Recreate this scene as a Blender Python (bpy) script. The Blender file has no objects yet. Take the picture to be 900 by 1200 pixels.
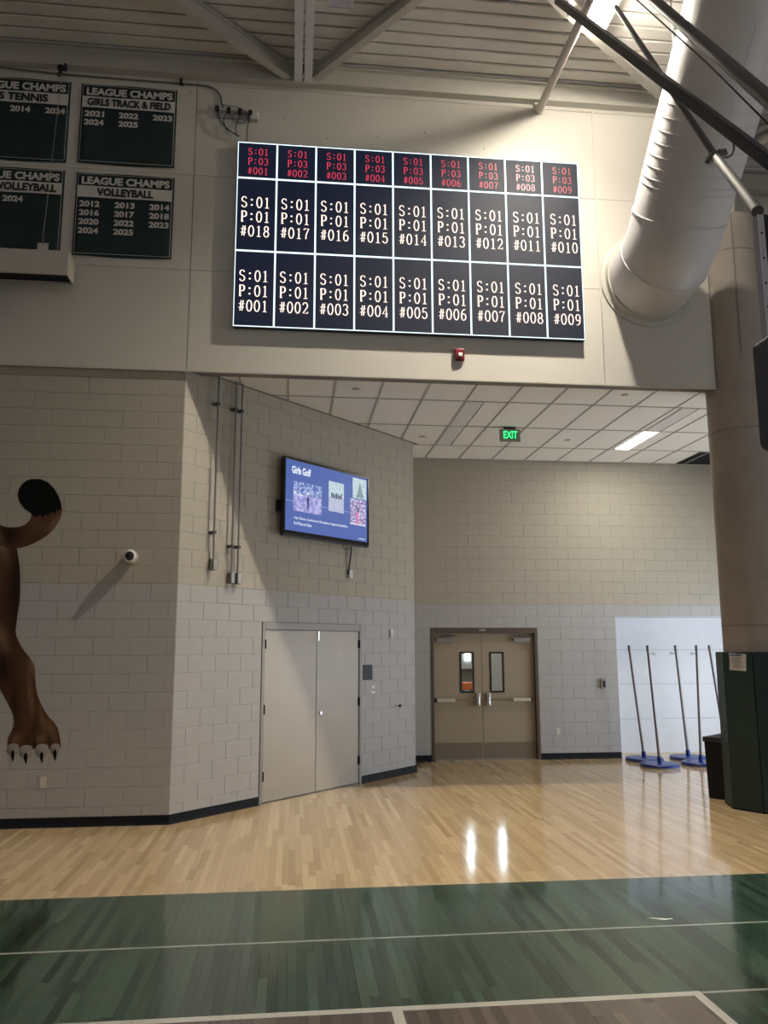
import bpy, bmesh, math, random
from math import sin, cos, pi, radians, atan2, sqrt
from mathutils import Vector, Matrix
random.seed(7)
S = bpy.context.scene
C = S.collection

# ------------------------------------------------------------------ camera
F_PX = 955.8
PITCH, YAW, ROLL, CAM_H = radians(9.345), radians(6.397), radians(-0.145), 1.925
cd = bpy.data.cameras.new('camera'); cam = bpy.data.objects.new('camera', cd); C.objects.link(cam)
fwd = Vector((sin(YAW)*cos(PITCH), cos(YAW)*cos(PITCH), sin(PITCH)))
rt = Vector((cos(YAW), -sin(YAW), 0)); up = rt.cross(fwd)
r2 = rt*cos(ROLL) + up*sin(ROLL); u2 = -rt*sin(ROLL) + up*cos(ROLL)
cam.matrix_world = Matrix(((r2.x, u2.x, -fwd.x, 0), (r2.y, u2.y, -fwd.y, 0), (r2.z, u2.z, -fwd.z, CAM_H), (0, 0, 0, 1)))
cd.sensor_fit = 'VERTICAL'; cd.sensor_height = 24.0; cd.lens = F_PX/1200*24.0
cd.clip_start = .05; cd.clip_end = 200
S.camera = cam

# ------------------------------------------------------------------ world, lights, exposure
S.view_settings.view_transform = 'Standard'; S.view_settings.look = 'None'
S.view_settings.gamma = 1; S.view_settings.use_curve_mapping = False
S.view_settings.exposure = 0.0
w = bpy.data.worlds.new('hall_ambience'); S.world = w; w.use_nodes = True
w.node_tree.nodes['Background'].inputs[0].default_value = (1.0, .93, .84, 1)
w.node_tree.nodes['Background'].inputs[1].default_value = 0.135

def area(name, loc, direction, sx, sy, power, col, spread=180):
    d = bpy.data.lights.new(name, 'AREA'); d.shape = 'RECTANGLE'; d.size = sx; d.size_y = sy
    d.energy = power; d.color = col; d.spread = radians(spread)
    o = bpy.data.objects.new(name, d); C.objects.link(o); o.location = loc
    o.rotation_euler = Vector(direction).to_track_quat('-Z', 'Y').to_euler()
    return o
# the hall's other high-bay lamps, behind the photographer
area('hall_lamps', (1.0, -5.5, 9.0), (0, .6, -1), 8, 6, 210, (1, .93, .88))
# added cool fill light, unseen off to the right, brightening the angled wall
area('hall_side_fill', (11.5, 2.0, 3.6), (-1, .35, -.05), 5, 3, 110, (.92, .95, 1))
# daylight from the glazed doors at the far end of the recess
area('recess_daylight', (9.05, 11.4, 1.35), (-1, 0.12, 0.0), 3.0, 2.1, 140, (.82, .90, 1))

LAMP_POWER, LAMP_SIGN = 2600, -1

# ------------------------------------------------------------------ helpers
class MB:
    def __init__(s): s.v = []; s.f = []; s.c = []
    def add(s, vs, fs):
        n = len(s.v); s.v += [tuple(p) for p in vs]; s.f += [tuple(i+n for i in f) for f in fs]; return s
    def box(s, x0, x1, y0, y1, z0, z1):
        return s.add([(x0,y0,z0),(x1,y0,z0),(x1,y1,z0),(x0,y1,z0),(x0,y0,z1),(x1,y0,z1),(x1,y1,z1),(x0,y1,z1)],
                     [(0,3,2,1),(4,5,6,7),(0,1,5,4),(1,2,6,5),(2,3,7,6),(3,0,4,7)])
    def obox(s, a, b, w, h, upv=(0,0,1), off=(0,0)):       # box along a-b, width w (side), height h (up)
        a = Vector(a); b = Vector(b); d = (b-a).normalized(); u = Vector(upv); sd = d.cross(u).normalized(); u = sd.cross(d)
        vs = []
        for p in (a, b):
            p = p + sd*off[0] + u*off[1]
            for i, j in ((-1,-1),(1,-1),(1,1),(-1,1)): vs.append(p + sd*(i*w/2) + u*(j*h/2))
        return s.add(vs, [(0,1,2,3),(7,6,5,4),(0,4,5,1),(1,5,6,2),(2,6,7,3),(3,7,4,0)])
    def tube(s, pts, r, n=12, cap=True):
        pts = [Vector(p) for p in pts]; N = len(pts); rs = r if isinstance(r, (list, tuple)) else [r]*N
        vs = []; prev = None
        for i, p in enumerate(pts):
            d = ((pts[min(i+1,N-1)]-p).normalized() if i < N-1 else Vector()) + ((p-pts[max(i-1,0)]).normalized() if i else Vector())
            d.normalize()
            if prev is None:
                a = Vector((0,0,1)) if abs(d.z) < .9 else Vector((1,0,0)); e = d.cross(a).normalized()
            else:
                e = (prev - d*prev.dot(d)).normalized()
            prev = e; g = d.cross(e)
            for k in range(n):
                t = 2*pi*k/n; vs.append(p + (e*cos(t)+g*sin(t))*rs[i])
        fs = [(i*n+k, i*n+(k+1)%n, (i+1)*n+(k+1)%n, (i+1)*n+k) for i in range(N-1) for k in range(n)]
        if cap: fs += [tuple(reversed(range(n))), tuple(range((N-1)*n, N*n))]
        return s.add(vs, fs)
    def lathe(s, prof, c=(0,0,0), n=32, axis='z'):
        vs = []
        for r, h in prof:
            for k in range(n):
                t = 2*pi*k/n
                vs.append((c[0]+r*cos(t), c[1]+r*sin(t), c[2]+h) if axis == 'z' else (c[0]+r*cos(t), c[1]-h, c[2]+r*sin(t)))
        m = len(prof)
        fs = [(i*n+k, i*n+(k+1)%n, (i+1)*n+(k+1)%n, (i+1)*n+k) for i in range(m-1) for k in range(n)]
        if prof[0][0] > 1e-5: fs.append(tuple(reversed(range(n))))
        if prof[-1][0] > 1e-5: fs.append(tuple(range((m-1)*n, m*n)))
        return s.add(vs, fs)
    def prism(s, poly, y0, y1):                            # polygon in XZ, thickness along y
        n = len(poly)
        vs = [(x,y0,z) for x,z in poly] + [(x,y1,z) for x,z in poly]
        return s.add(vs, [tuple(range(n)), tuple(reversed(range(n,2*n)))] + [(i+n,(i+1)%n+n,(i+1)%n,i) for i in range(n)])
    def prism_z(s, poly, z0, z1):
        n = len(poly)
        vs = [(x,y,z0) for x,y in poly] + [(x,y,z1) for x,y in poly]
        return s.add(vs, [tuple(reversed(range(n))), tuple(range(n,2*n))] + [(i,(i+1)%n,(i+1)%n+n,i+n) for i in range(n)])

def obj(name, m, mat, parent=None, loc=None, rotz=0, smooth=False, bevel=0, seg=2, recalc=True):
    if isinstance(m, MB):
        me = bpy.data.meshes.new(name); me.from_pydata(m.v, [], m.f); me.update()
        if m.c:
            a = me.color_attributes.new('tone', 'FLOAT_COLOR', 'POINT')
            for i, c in enumerate(m.c): a.data[i].color = (c[0], c[1], c[2], 1)
        if recalc:
            b = bmesh.new(); b.from_mesh(me); bmesh.ops.recalc_face_normals(b, faces=b.faces); b.to_mesh(me); b.free()
        me.materials.append(mat)
        if smooth:
            me.shade_smooth()
            me.set_sharp_from_angle(angle=radians(38))
    else: me = m
    o = bpy.data.objects.new(name, me); C.objects.link(o)
    if parent: o.parent = parent
    if loc: o.location = loc
    if rotz: o.rotation_euler = (0,0,rotz)
    if bevel:
        b = o.modifiers.new('bevel', 'BEVEL'); b.width = bevel; b.segments = seg; b.limit_method = 'ANGLE'; b.angle_limit = radians(40)
    return o
def tag(o, label=None, cat=None, group=None, kind=None):
    if label: o['label'] = label
    if cat: o['category'] = cat
    if group: o['group'] = group
    if kind: o['kind'] = kind
    return o
def thing(name, label, cat, loc=(0,0,0), rotz=0, group=None):
    o = bpy.data.objects.new(name, None); C.objects.link(o); o.location = loc; o.rotation_euler = (0,0,rotz); o.empty_display_size = .1
    return tag(o, label, cat, group)
def struct(name, m, mat, label, cat, **k):
    return tag(obj(name, m, mat, **k), label, cat, kind='structure')
def copy_tree(o, parent=None):
    c = o.copy(); C.objects.link(c); c.parent = parent
    for ch in list(o.children): copy_tree(ch, c)
    return c
def bez(p0, p1, p2, p3, n=12):
    out = []
    for i in range(n+1):
        t = i/n; a = (1-t)
        out.append(tuple(a**3*p0[k]+3*a*a*t*p1[k]+3*a*t*t*p2[k]+t**3*p3[k] for k in range(3)))
    return out
def clip_half(poly, a, b, c):                              # keep a*x+b*y >= c
    out = []
    for i in range(len(poly)):
        p, q = poly[i], poly[(i+1) % len(poly)]
        dp, dq = a*p[0]+b*p[1]-c, a*q[0]+b*q[1]-c
        if dp >= 0: out.append(p)
        if dp*dq < 0:
            t = dp/(dp-dq); out.append((p[0]+t*(q[0]-p[0]), p[1]+t*(q[1]-p[1])))
    return out

# ------------------------------------------------------------------ materials
def new_mat(name):
    m = bpy.data.materials.new(name); m.use_nodes = True
    return m, m.node_tree.nodes, m.node_tree.links, m.node_tree.nodes['Principled BSDF']
def mat(name, col, rough=.6, metal=0, var=0, vscale=6, bump=0, bscale=40, coat=0, spec=.5, stretch=(1,1,1)):
    m, N, L, P = new_mat(name)
    P.inputs['Base Color'].default_value = (*col, 1); P.inputs['Roughness'].default_value = rough
    P.inputs['Metallic'].default_value = metal; P.inputs['Coat Weight'].default_value = coat
    P.inputs['Specular IOR Level'].default_value = spec
    if var or bump:
        tc = N.new('ShaderNodeTexCoord'); mp = N.new('ShaderNodeMapping'); mp.inputs['Scale'].default_value = stretch
        L.new(tc.outputs['Object'], mp.inputs['Vector'])
    if var:
        n = N.new('ShaderNodeTexNoise'); n.inputs['Scale'].default_value = vscale; n.inputs['Detail'].default_value = 4
        L.new(mp.outputs[0], n.inputs['Vector'])
        mr = N.new('ShaderNodeMapRange'); mr.inputs[1].default_value = .3; mr.inputs[2].default_value = .7
        mr.inputs[3].default_value = 1-var; mr.inputs[4].default_value = 1+var
        L.new(n.outputs['Fac'], mr.inputs[0])
        mx = N.new('ShaderNodeMix'); mx.data_type = 'RGBA'; mx.blend_type = 'MULTIPLY'; mx.inputs[0].default_value = 1
        mx.inputs[6].default_value = (*col, 1); L.new(mr.outputs[0], mx.inputs[7]); L.new(mx.outputs[2], P.inputs['Base Color'])
    if bump:
        n2 = N.new('ShaderNodeTexNoise'); n2.inputs['Scale'].default_value = bscale; n2.inputs['Detail'].default_value = 3
        L.new(mp.outputs[0], n2.inputs['Vector'])
        bp = N.new('ShaderNodeBump'); bp.inputs['Strength'].default_value = bump; bp.inputs['Distance'].default_value = .004
        L.new(n2.outputs['Fac'], bp.inputs['Height']); L.new(bp.outputs[0], P.inputs['Normal'])
    return m
def emis(name, col, strength, base=(0,0,0), rough=.4):
    m, N, L, P = new_mat(name)
    P.inputs['Base Color'].default_value = (*base, 1); P.inputs['Roughness'].default_value = rough
    P.inputs['Emission Color'].default_value = (*col, 1); P.inputs['Emission Strength'].default_value = strength
    return m
def mat_attr(name, rough=.9):
    m, N, L, P = new_mat(name)
    a = N.new('ShaderNodeAttribute'); a.attribute_name = 'tone'; L.new(a.outputs['Color'], P.inputs['Base Color'])
    P.inputs['Roughness'].default_value = rough; P.inputs['Specular IOR Level'].default_value = .15
    return m

M = {}
M['block_up'] = mat('beige_block_paint', (.415,.385,.325), .72, var=.04, vscale=3, bump=.35, bscale=70)
M['block_lo'] = mat('grey_block_paint', (.415,.41,.41), .6, var=.04, vscale=3, bump=.35, bscale=70)
M['mortar_up'] = mat('beige_joint_paint', (.38,.35,.30), .8)
M['mortar_lo'] = mat('grey_joint_paint', (.38,.375,.375), .8)
M['panel'] = mat('cream_wall_panel', (.60,.57,.515), .75, var=.03, vscale=1.2)
M['joint_dark'] = mat('panel_joint', (.22,.20,.17), .9)
M['steel_paint'] = mat('cream_steel_paint', (.55,.53,.48), .55, var=.03)
M['deck'] = mat('roof_deck_paint', (.74,.71,.67), .6, var=.04, vscale=2)
M['deck_gap'] = mat('roof_deck_groove', (.10,.095,.085), .8)
M['tile'] = mat('ceiling_tile', (.83,.80,.74), .9, var=.02, vscale=30, bump=.3, bscale=160)
M['grid'] = mat('ceiling_grid', (.42,.40,.37), .6)
M['black'] = mat('black_rubber', (.006,.007,.011), .6, spec=.25)
M['black_plastic'] = mat('black_plastic', (.015,.015,.018), .35)
M['dark_pad'] = mat('dark_green_vinyl', (.004,.021,.018), .5, var=.12, vscale=3, bump=.15, bscale=12)
M['concrete'] = mat('raw_concrete', (.36,.32,.285), .85, var=.07, vscale=3, bump=.6, bscale=25)
M['duct'] = mat('white_painted_duct', (.66,.64,.65), .42, var=.02)
M['white'] = mat('white_plastic', (.72,.71,.68), .4)
M['offwhite'] = mat('ivory_plastic', (.62,.58,.48), .4)
M['conduit'] = mat('galvanised_steel', (.25,.25,.25), .4, metal=.7)
M['grey_pipe'] = mat('grey_painted_pipe', (.14,.13,.13), .65)
M['lav_metal'] = mat('pale_aluminium', (.55,.54,.60), .4, metal=.3)
M['black_pipe'] = mat('black_painted_steel', (.018,.02,.028), .4)
M['white_pipe'] = mat('off_white_painted_pipe', (.52,.49,.45), .45)
M['door_cream'] = mat('putty_door_paint', (.385,.352,.298), .38, var=.03, vscale=2, bump=.12, bscale=8)
M['frame_grey'] = mat('grey_steel_frame_paint', (.26,.25,.235), .4)
M['door_tan'] = mat('tan_door_paint', (.36,.30,.22), .42)
M['frame_brown'] = mat('dark_brown_frame_paint', (.095,.075,.058), .45)
M['kick'] = mat('brown_kick_plate', (.24,.20,.16), .32, metal=.3)
M['alu'] = mat('brushed_aluminium', (.6,.59,.56), .3, metal=.9)
M['bar_cream'] = mat('pale_bar_cover', (.55,.50,.42), .35)
M['alcove_white'] = mat('white_alcove_board', (.70,.73,.78), .55, var=.02)
M['blue'] = mat('royal_blue_enamel', (.008,.033,.21), .35)
M['pole'] = mat('brushed_grey_pole', (.22,.22,.23), .35, metal=.6)
M['bin'] = mat('black_bin_plastic', (.006,.006,.007), .6, spec=.25, bump=.1)
M['paper'] = mat('white_paper', (.62,.58,.54), .9)
M['paper_blue'] = mat('blue_print', (.05,.08,.3), .9)
M['paper_ink'] = mat('grey_print', (.22,.2,.19), .9)
M['banner'] = mat('dark_green_banner_cloth', (.010,.026,.026), .75, var=.15, vscale=3)
M['banner_white'] = mat('white_banner_cloth', (.64,.62,.58), .8)
M['banner_ink'] = mat('banner_dark_lettering', (.012,.02,.02), .8)
M['red'] = mat('red_alarm_plastic', (.20,.008,.014), .35)
M['glass'] = None
m, N, L_, P = new_mat('clear_glass'); P.inputs['Base Color'].default_value = (.9,.95,.95,1)
P.inputs['Transmission Weight'].default_value = 1; P.inputs['Roughness'].default_value = .02; P.inputs['IOR'].default_value = 1.1; M['glass'] = m
M['smoked'] = mat('smoked_dome', (.01,.01,.012), .08)
M['backboard'] = mat('dark_tempered_glass', (.42,.45,.47), .05)
Pb = M['backboard'].node_tree.nodes['Principled BSDF']; Pb.inputs['Transmission Weight'].default_value = .95; Pb.inputs['IOR'].default_value = 1.12
M['backboard_pad'] = mat('charcoal_foam_padding', (.075,.078,.095), .55)
M['orange'] = mat('orange_rim_paint', (.6,.12,.02), .4)
M['led_black'] = emis('led_panel_face', (.10,.16,.42), .055, base=(.009,.010,.014), rough=.6)
M['led_black'].node_tree.nodes['Principled BSDF'].inputs['Specular IOR Level'].default_value = .25
M['led_line'] = emis('led_white_line', (.78,.95,1.0), 1.5)
M['led_white'] = emis('led_cream_character', (1.0,.80,.68), 1.6)
M['led_red'] = emis('led_red_character', (1.0,.07,.14), .85)
M['lens_on'] = emis('lamp_lens_lit', (1,.95,.85), 20)
M['troffer_on'] = emis('linear_lens_lit', (1,.97,.88), 7)
M['lens_off'] = mat('lamp_lens_off', (.60,.60,.68), .3)
M['exit_green'] = emis('exit_green_glow', (.05,.85,.25), 1.6)
M['exit_face'] = mat('exit_sign_face', (.33,.32,.27), .4)
M['tv_bg'] = emis('screen_blue', (.075,.13,.42), .95)
M['tv_white'] = emis('screen_white', (.85,.9,1), 1.0)
M['corr_wall'] = mat('corridor_wall_paint', (.5,.5,.47), .7)
M['corr_glow'] = emis('corridor_window_glow', (.85,.95,1), 7)
M['mural'] = mat_attr('mural_paint', .9)

def floor_material():
    m, N, L, P = new_mat('varnished_maple_court')
    geo = N.new('ShaderNodeNewGeometry'); sep = N.new('ShaderNodeSeparateXYZ'); L.new(geo.outputs['Position'], sep.inputs[0])
    X, Y = sep.outputs[0], sep.outputs[1]
    def mth(op, a, b=None):
        n = N.new('ShaderNodeMath'); n.operation = op
        for i, v in enumerate((a, b)):
            if v is None: continue
            if isinstance(v, (int, float)): n.inputs[i].default_value = v
            else: L.new(v, n.inputs[i])
        return n.outputs[0]
    lt = lambda a, b: mth('LESS_THAN', a, b)
    gt = lambda a, b: mth('GREATER_THAN', a, b)
    mul = lambda a, b: mth('MULTIPLY', a, b)
    mxm = lambda a, b: mth('MAXIMUM', a, b)
    band = lambda v, c, h: lt(mth('ABSOLUTE', mth('SUBTRACT', v, c)), h)
    at = N.new('ShaderNodeAttribute'); at.attribute_name = 'tone'
    tone = N.new('ShaderNodeSeparateColor'); L.new(at.outputs['Color'], tone.inputs[0])
    mp = N.new('ShaderNodeMapping'); mp.inputs['Scale'].default_value = (30, 1.6, 1); L.new(geo.outputs['Position'], mp.inputs[0])
    ns = N.new('ShaderNodeTexNoise'); ns.inputs['Scale'].default_value = 2.2; ns.inputs['Detail'].default_value = 5; L.new(mp.outputs[0], ns.inputs['Vector'])
    mp2 = N.new('ShaderNodeMapping'); mp2.inputs['Scale'].default_value = (2.2, 1.0, 1); L.new(geo.outputs['Position'], mp2.inputs[0])
    n2 = N.new('ShaderNodeTexNoise'); n2.inputs['Scale'].default_value = 2.4; n2.inputs['Detail'].default_value = 4; L.new(mp2.outputs[0], n2.inputs['Vector'])
    def mix(f, a, b, t='MIX'):
        n = N.new('ShaderNodeMix'); n.data_type = 'RGBA'; n.blend_type = t
        for i, v in ((0, f), (6, a), (7, b)):
            if isinstance(v, (int, float)): n.inputs[i].default_value = v
            elif isinstance(v, tuple): n.inputs[i].default_value = (*v, 1)
            else: L.new(v, n.inputs[i])
        return n.outputs[2]
    maple = mix(tone.outputs[0], (.49,.34,.175), (.78,.585,.35))
    maple = mix(mul(ns.outputs['Fac'], .35), maple, (.38,.24,.13))
    gmix = mth('ADD', mul(tone.outputs[1], .72), mul(n2.outputs['Fac'], .34))
    green = mix(gmix, (.004,.017,.012), (.072,.130,.090))
    brown = mix(gmix, (.070,.054,.046), (.19,.147,.122))
    col = mix(lt(Y, 6.975), maple, green)
    outer = mul(lt(Y, 4.757), lt(X, 2.317)); inner = mul(lt(Y, 4.700), lt(X, 2.262))
    col = mix(outer, col, (.66,.63,.58)); col = mix(inner, col, brown)
    col = mix(mul(lt(Y, 4.72), band(X, .590, .030)), col, (.66,.63,.58))
    thin = mxm(band(Y, 5.813, .014), mul(band(Y, 4.735, .014), gt(X, 2.317)))
    col = mix(mul(thin, .75), col, (.46,.45,.42))
    L.new(col, P.inputs['Base Color'])
    P.inputs['Roughness'].default_value = .12
    P.inputs['Specular IOR Level'].default_value = .62
    P.inputs['Coat Weight'].default_value = .25; P.inputs['Coat Roughness'].default_value = .06
    mp3 = N.new('ShaderNodeMapping'); mp3.inputs['Scale'].default_value = (9, 1.5, 1); L.new(geo.outputs['Position'], mp3.inputs[0])
    n3 = N.new('ShaderNodeTexNoise'); n3.inputs['Scale'].default_value = 1.5; L.new(mp3.outputs[0], n3.inputs['Vector'])
    bp = N.new('ShaderNodeBump'); bp.inputs['Strength'].default_value = .06; bp.inputs['Distance'].default_value = .01
    L.new(n3.outputs['Fac'], bp.inputs['Height']); L.new(bp.outputs[0], P.inputs['Normal']); L.new(bp.outputs[0], P.inputs['Coat Normal'])
    return m
M['floor'] = floor_material()
M['under'] = mat('dark_board_gap', (.10,.07,.045), .7)

# ------------------------------------------------------------------ key dimensions (metres)
CO = .2032                                  # one block course
YL, YF, YW = 9.60, 9.56, 14.115             # lower wall, upper wall, wall of the recess
ZT, ZC, ZR = 5.20, 5.246, 9.05              # underside of upper wall, tiled ceiling, top of upper wall
AX, AY = -1.315, 9.60; BX, BY = 1.945, 13.006
ANG = atan2(BY-AY, BX-AX); ALEN = sqrt((BX-AX)**2+(BY-AY)**2)
YALC = 14.62                                # back of the alcove

# ------------------------------------------------------------------ floor
def board_mb(m, x0, x1, y0, y1, tr, tg):
    e = .00025; n = len(m.v)
    m.add([(x0,y0,-.004),(x1,y0,-.004),(x1,y1,-.004),(x0,y1,-.004),(x0+e,y0+e,0),(x1-e,y0+e,0),(x1-e,y1-e,0),(x0+e,y1-e,0)],
          [(0,3,2,1),(4,5,6,7),(0,1,5,4),(1,2,6,5),(2,3,7,6),(3,0,4,7)])
    m.c += [(tr, tg, 0)]*8
fl = struct('floor', MB().box(-12, 12, -10, 14.75, -.10, -.0042), M['under'], 'polished maple sports floor with green border and white lines', 'floor')
apron = MB(); apron.box(-12, 12, -10, 3.4, -.004, 0); apron.box(-12, -5.2, 3.4, 9.7, -.004, 0); apron.box(8.6, 12, 3.4, 14.7, -.004, 0)
apron.c = [(.5,.5,0)]*len(apron.v)
obj('plain_boarding', apron, M['floor'], fl)
boards = []
BWD = .0572; x = -5.2; ci = 0
while x < 8.6:
    y = 3.4 - random.random()*.9
    gap = .0016 if ci % 21 == 13 else .0003
    while y < 14.7:
        ln = random.uniform(.35, 1.35)
        y0, y1 = max(y, 3.4), min(y+ln, 14.7); y += ln
        if y1-y0 < .02: continue
        xc = x+BWD/2
        if y0 > 9.75 and xc < AX + (y0-9.75): continue
        boards.append((x, x+BWD-gap, y0, y1-.0005, random.betavariate(2.2,2), random.random()))
    x += BWD; ci += 1
vis = sorted([b for b in boards if b[3] > 4.45 and -.395*b[3] < b[0] < .50*b[3]], key=lambda b: (b[2]+b[3])/2 if b[2] > 4 else b[3])[:300]
vs_ = set(vis); rest = MB()
for b in boards:
    if b in vs_:
        m_ = MB(); board_mb(m_, *b); obj('floor_board', m_, M['floor'], fl, recalc=False)
    else: board_mb(rest, *b)
tag(obj('floor_boards', rest, M['floor'], fl, recalc=False), kind='stuff')

# ------------------------------------------------------------------ block walls
_bm = {}
def block_mesh(wd, ht, mt):
    k = (round(wd,3), round(ht,3), mt)
    if k not in _bm:
        g = .0018; e = .0030; m = MB()
        m.add([(g,.006,g),(wd-g,.006,g),(wd-g,.006,ht-g),(g,.006,ht-g),(g,.0035,g),(wd-g,.0035,g),(wd-g,.0035,ht-g),(g,.0035,ht-g),
               (g+e,0,g+e),(wd-g-e,0,g+e),(wd-g-e,0,ht-g-e),(g+e,0,ht-g-e)],
              [(0,1,5,4),(1,2,6,5),(2,3,7,6),(3,0,4,7),(4,5,9,8),(5,6,10,9),(6,7,11,10),(7,4,8,11),(8,9,10,11)])
        me = bpy.data.meshes.new('block'); me.from_pydata(m.v, [], m.f); me.update()
        b = bmesh.new(); b.from_mesh(me); bmesh.ops.recalc_face_normals(b, faces=b.faces)
        b.to_mesh(me); b.free(); me.materials.append(M[mt]); _bm[k] = me
        # make sure the face looks into the room (-y)
        if me.polygons[8].normal.y > 0: me.flip_normals()
    return _bm[k]
def block_wall(parent, s0, s1, ztop, openings, phase, part_range, limit=300):
    """blocks in a running bond on the plane y=0 of parent; openings = (s0,s1,ztop)"""
    cells = []
    nrow = int(math.ceil(ztop/CO - .05))
    for r in range(nrow):
        z0 = r*CO; z1 = min(z0+CO, ztop)
        mt = 'block_lo' if r < 13 else 'block_up'
        segs = [(s0, s1)]
        for a, b, zt in openings:
            if z0 < zt-.01:
                ns = []
                for p, q in segs:
                    if b <= p or a >= q: ns.append((p, q)); continue
                    if a > p: ns.append((p, a))
                    if b < q: ns.append((b, q))
                segs = ns
        off = phase + (CO if r % 2 else 0)
        for p, q in segs:
            k = math.floor((p-off)/(2*CO)); c = off + k*2*CO
            while c < q:
                a, b = max(c, p), min(c+2*CO, q)
                if b-a > .03: cells.append((a, b, z0, z1, mt))
                c += 2*CO
    part = [c for c in cells if part_range[0] <= c[0] and c[1] <= part_range[1]+.01][:]
    if len(part) > limit: part = part[:limit]
    ps = set(part)
    for a, b, z0, z1, mt in part:
        o = bpy.data.objects.new('block', block_mesh(b-a, z1-z0, mt)); C.objects.link(o); o.parent = parent; o.location = (a, 0, z0)
    rest = {}
    for c in cells:
        if c in ps: continue
        a, b, z0, z1, mt = c; me = block_mesh(b-a, z1-z0, mt)
        rr = rest.setdefault(mt, MB()); n = len(rr.v)
        rr.v += [(v.co.x+a, v.co.y, v.co.z+z0) for v in me.vertices]; rr.f += [tuple(i+n for i in p.vertices) for p in me.polygons]
    for mt, rr in rest.items(): tag(obj('block_courses', rr, M[mt], parent, recalc=False), kind='stuff')
    return len(part)

def wall_slab(name, label, s0, s1, ztop, openings, thick, loc, rotz):
    """mortar plane 5 mm behind the block faces, as solid wall pieces around the openings; two paints"""
    def pieces(z0, z1):
        m = MB(); segs = [(s0, s1, z0, z1)]
        for a, b, zt in openings:
            ns = []
            for p, q, c, d in segs:
                if b <= p or a >= q or c >= zt: ns.append((p, q, c, d)); continue
                if a > p: ns.append((p, a, c, d))
                if b < q: ns.append((b, q, c, d))
                if d > zt: ns.append((a, b, zt, d))
            segs = ns
        for p, q, c, d in segs: m.box(p, q, .0042, thick, c, d)
        return m
    root = struct(name, pieces(13*CO, ztop), M['mortar_up'], label, 'wall', loc=loc, rotz=rotz)
    obj('lower_wall_core', pieces(0, 13*CO), M['mortar_lo'], root)
    return root

wl = wall_slab('wall_left', 'painted block wall with animal mural, beige over grey', -8, AX+8-8, ZT, [], .19, (0, YL, 0), 0)
block_wall(wl, -8, AX, ZT, [], AX-.30, (-5.30, AX+.02))
D1 = (1.355, 3.365, 11*CO+.005)
wa = wall_slab('wall_angled', 'angled painted block wall carrying the television', 0, ALEN, ZC, [D1], .19, (AX, AY, 0), ANG)
block_wall(wa, 0, ALEN, ZC, [D1], .19, (0, ALEN))
D2 = (2.389, 4.285, 11*CO+.002); AL = (5.728, 8.8, 12*CO)
wb = wall_slab('wall_back', 'painted block wall at the back of the recess', 1.5, 9.6, ZC, [D2, AL], .19, (0, YW, 0), 0)
block_wall(wb, 1.5, 9.6, ZC, [D2, AL], 1.86, (1.90, 7.2))
# return of the angled wall and end wall of the recess
struct('wall_return', MB().box(BX-.19, BX-.002, BY+.003, YW, 0, ZC), M['mortar_up'], 'short hidden return wall behind the angled wall', 'wall')
wr = MB(); wr.box(9.4, 9.6, 9.75, 10.0, 0, ZC); wr.box(9.4, 9.6, 13.2, YW, 0, ZC); wr.box(9.4, 9.6, 10.0, 13.2, 2.5, ZC)
struct('wall_right', wr, M['mortar_up'], 'end wall of the recess around glazed doors', 'wall')
gl = struct('window_1', MB().box(9.46, 9.49, 10.0, 13.2, 0, 2.5), emis('daylight_behind_glass', (.75,.87,1), 1.4), 'daylit glazed doors closing the recess', 'window')
fr = MB()
for yy in (10.03, 11.06, 11.6, 12.14, 13.17): fr.box(9.40, 9.46, yy-.03, yy+.03, 0, 2.5)
fr.box(9.40, 9.46, 10, 13.2, 2.44, 2.5)
obj('window_frame', fr, M['frame_brown'], gl)
# wall over the recess, beyond the concrete column
wx = struct('wall_side', MB().box(5.45, 12, 11.3, 11.5, ZC+.02, 9.3), M['panel'], 'set-back cream wall past the concrete column', 'wall')
struct('wall_side_return', MB().box(5.45, 5.60, 9.80, 11.3, ZC+.02, 9.3), M['panel'], 'short cream return beside the column', 'wall')

# ------------------------------------------------------------------ upper wall of panels
wu = struct('wall_upper', MB().box(-8, 5.38, YF+.02, YF+.22, ZT, ZR+.2), M['joint_dark'], 'cream upper wall of large flush panels', 'wall')
xs = [-6.5, -1.303, 3.897, 5.38]; zs = [ZT, 6.469, 7.729, 8.985, ZR+.2]
xs = [-8, -6.5, -1.303, 3.897, 5.38]
for i in range(len(xs)-1):
    for j in range(len(zs)-1):
        obj('wall_panel', MB().box(xs[i]+.004, xs[i+1]-.004, YF, YF+.02, zs[j]+(.0025 if j else 0), zs[j+1]-.0025), M['panel'], wu)
# vertical seam cover on the right-hand joint
obj('seam_cover', MB().box(3.885, 3.909, YF-.008, YF, 6.30, ZR+.03), M['panel'], wu)
obj('underside_trim', MB().box(-8, 5.38, YF-.004, YF+.03, ZT-.022, ZT), M['steel_paint'], wu)
# bolts of the panels
bt = MB()
for px, pz in ((-1.38,8.86),(1.0,8.42),(1.62,8.52),(.35,8.35),(2.4,8.35),(-.2,8.6)): bt.lathe([(.009,0),(.009,.004),(0,.005)], (px, YF, pz), 8, 'y')
obj('panel_screw', bt, M['joint_dark'], wu)

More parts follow.
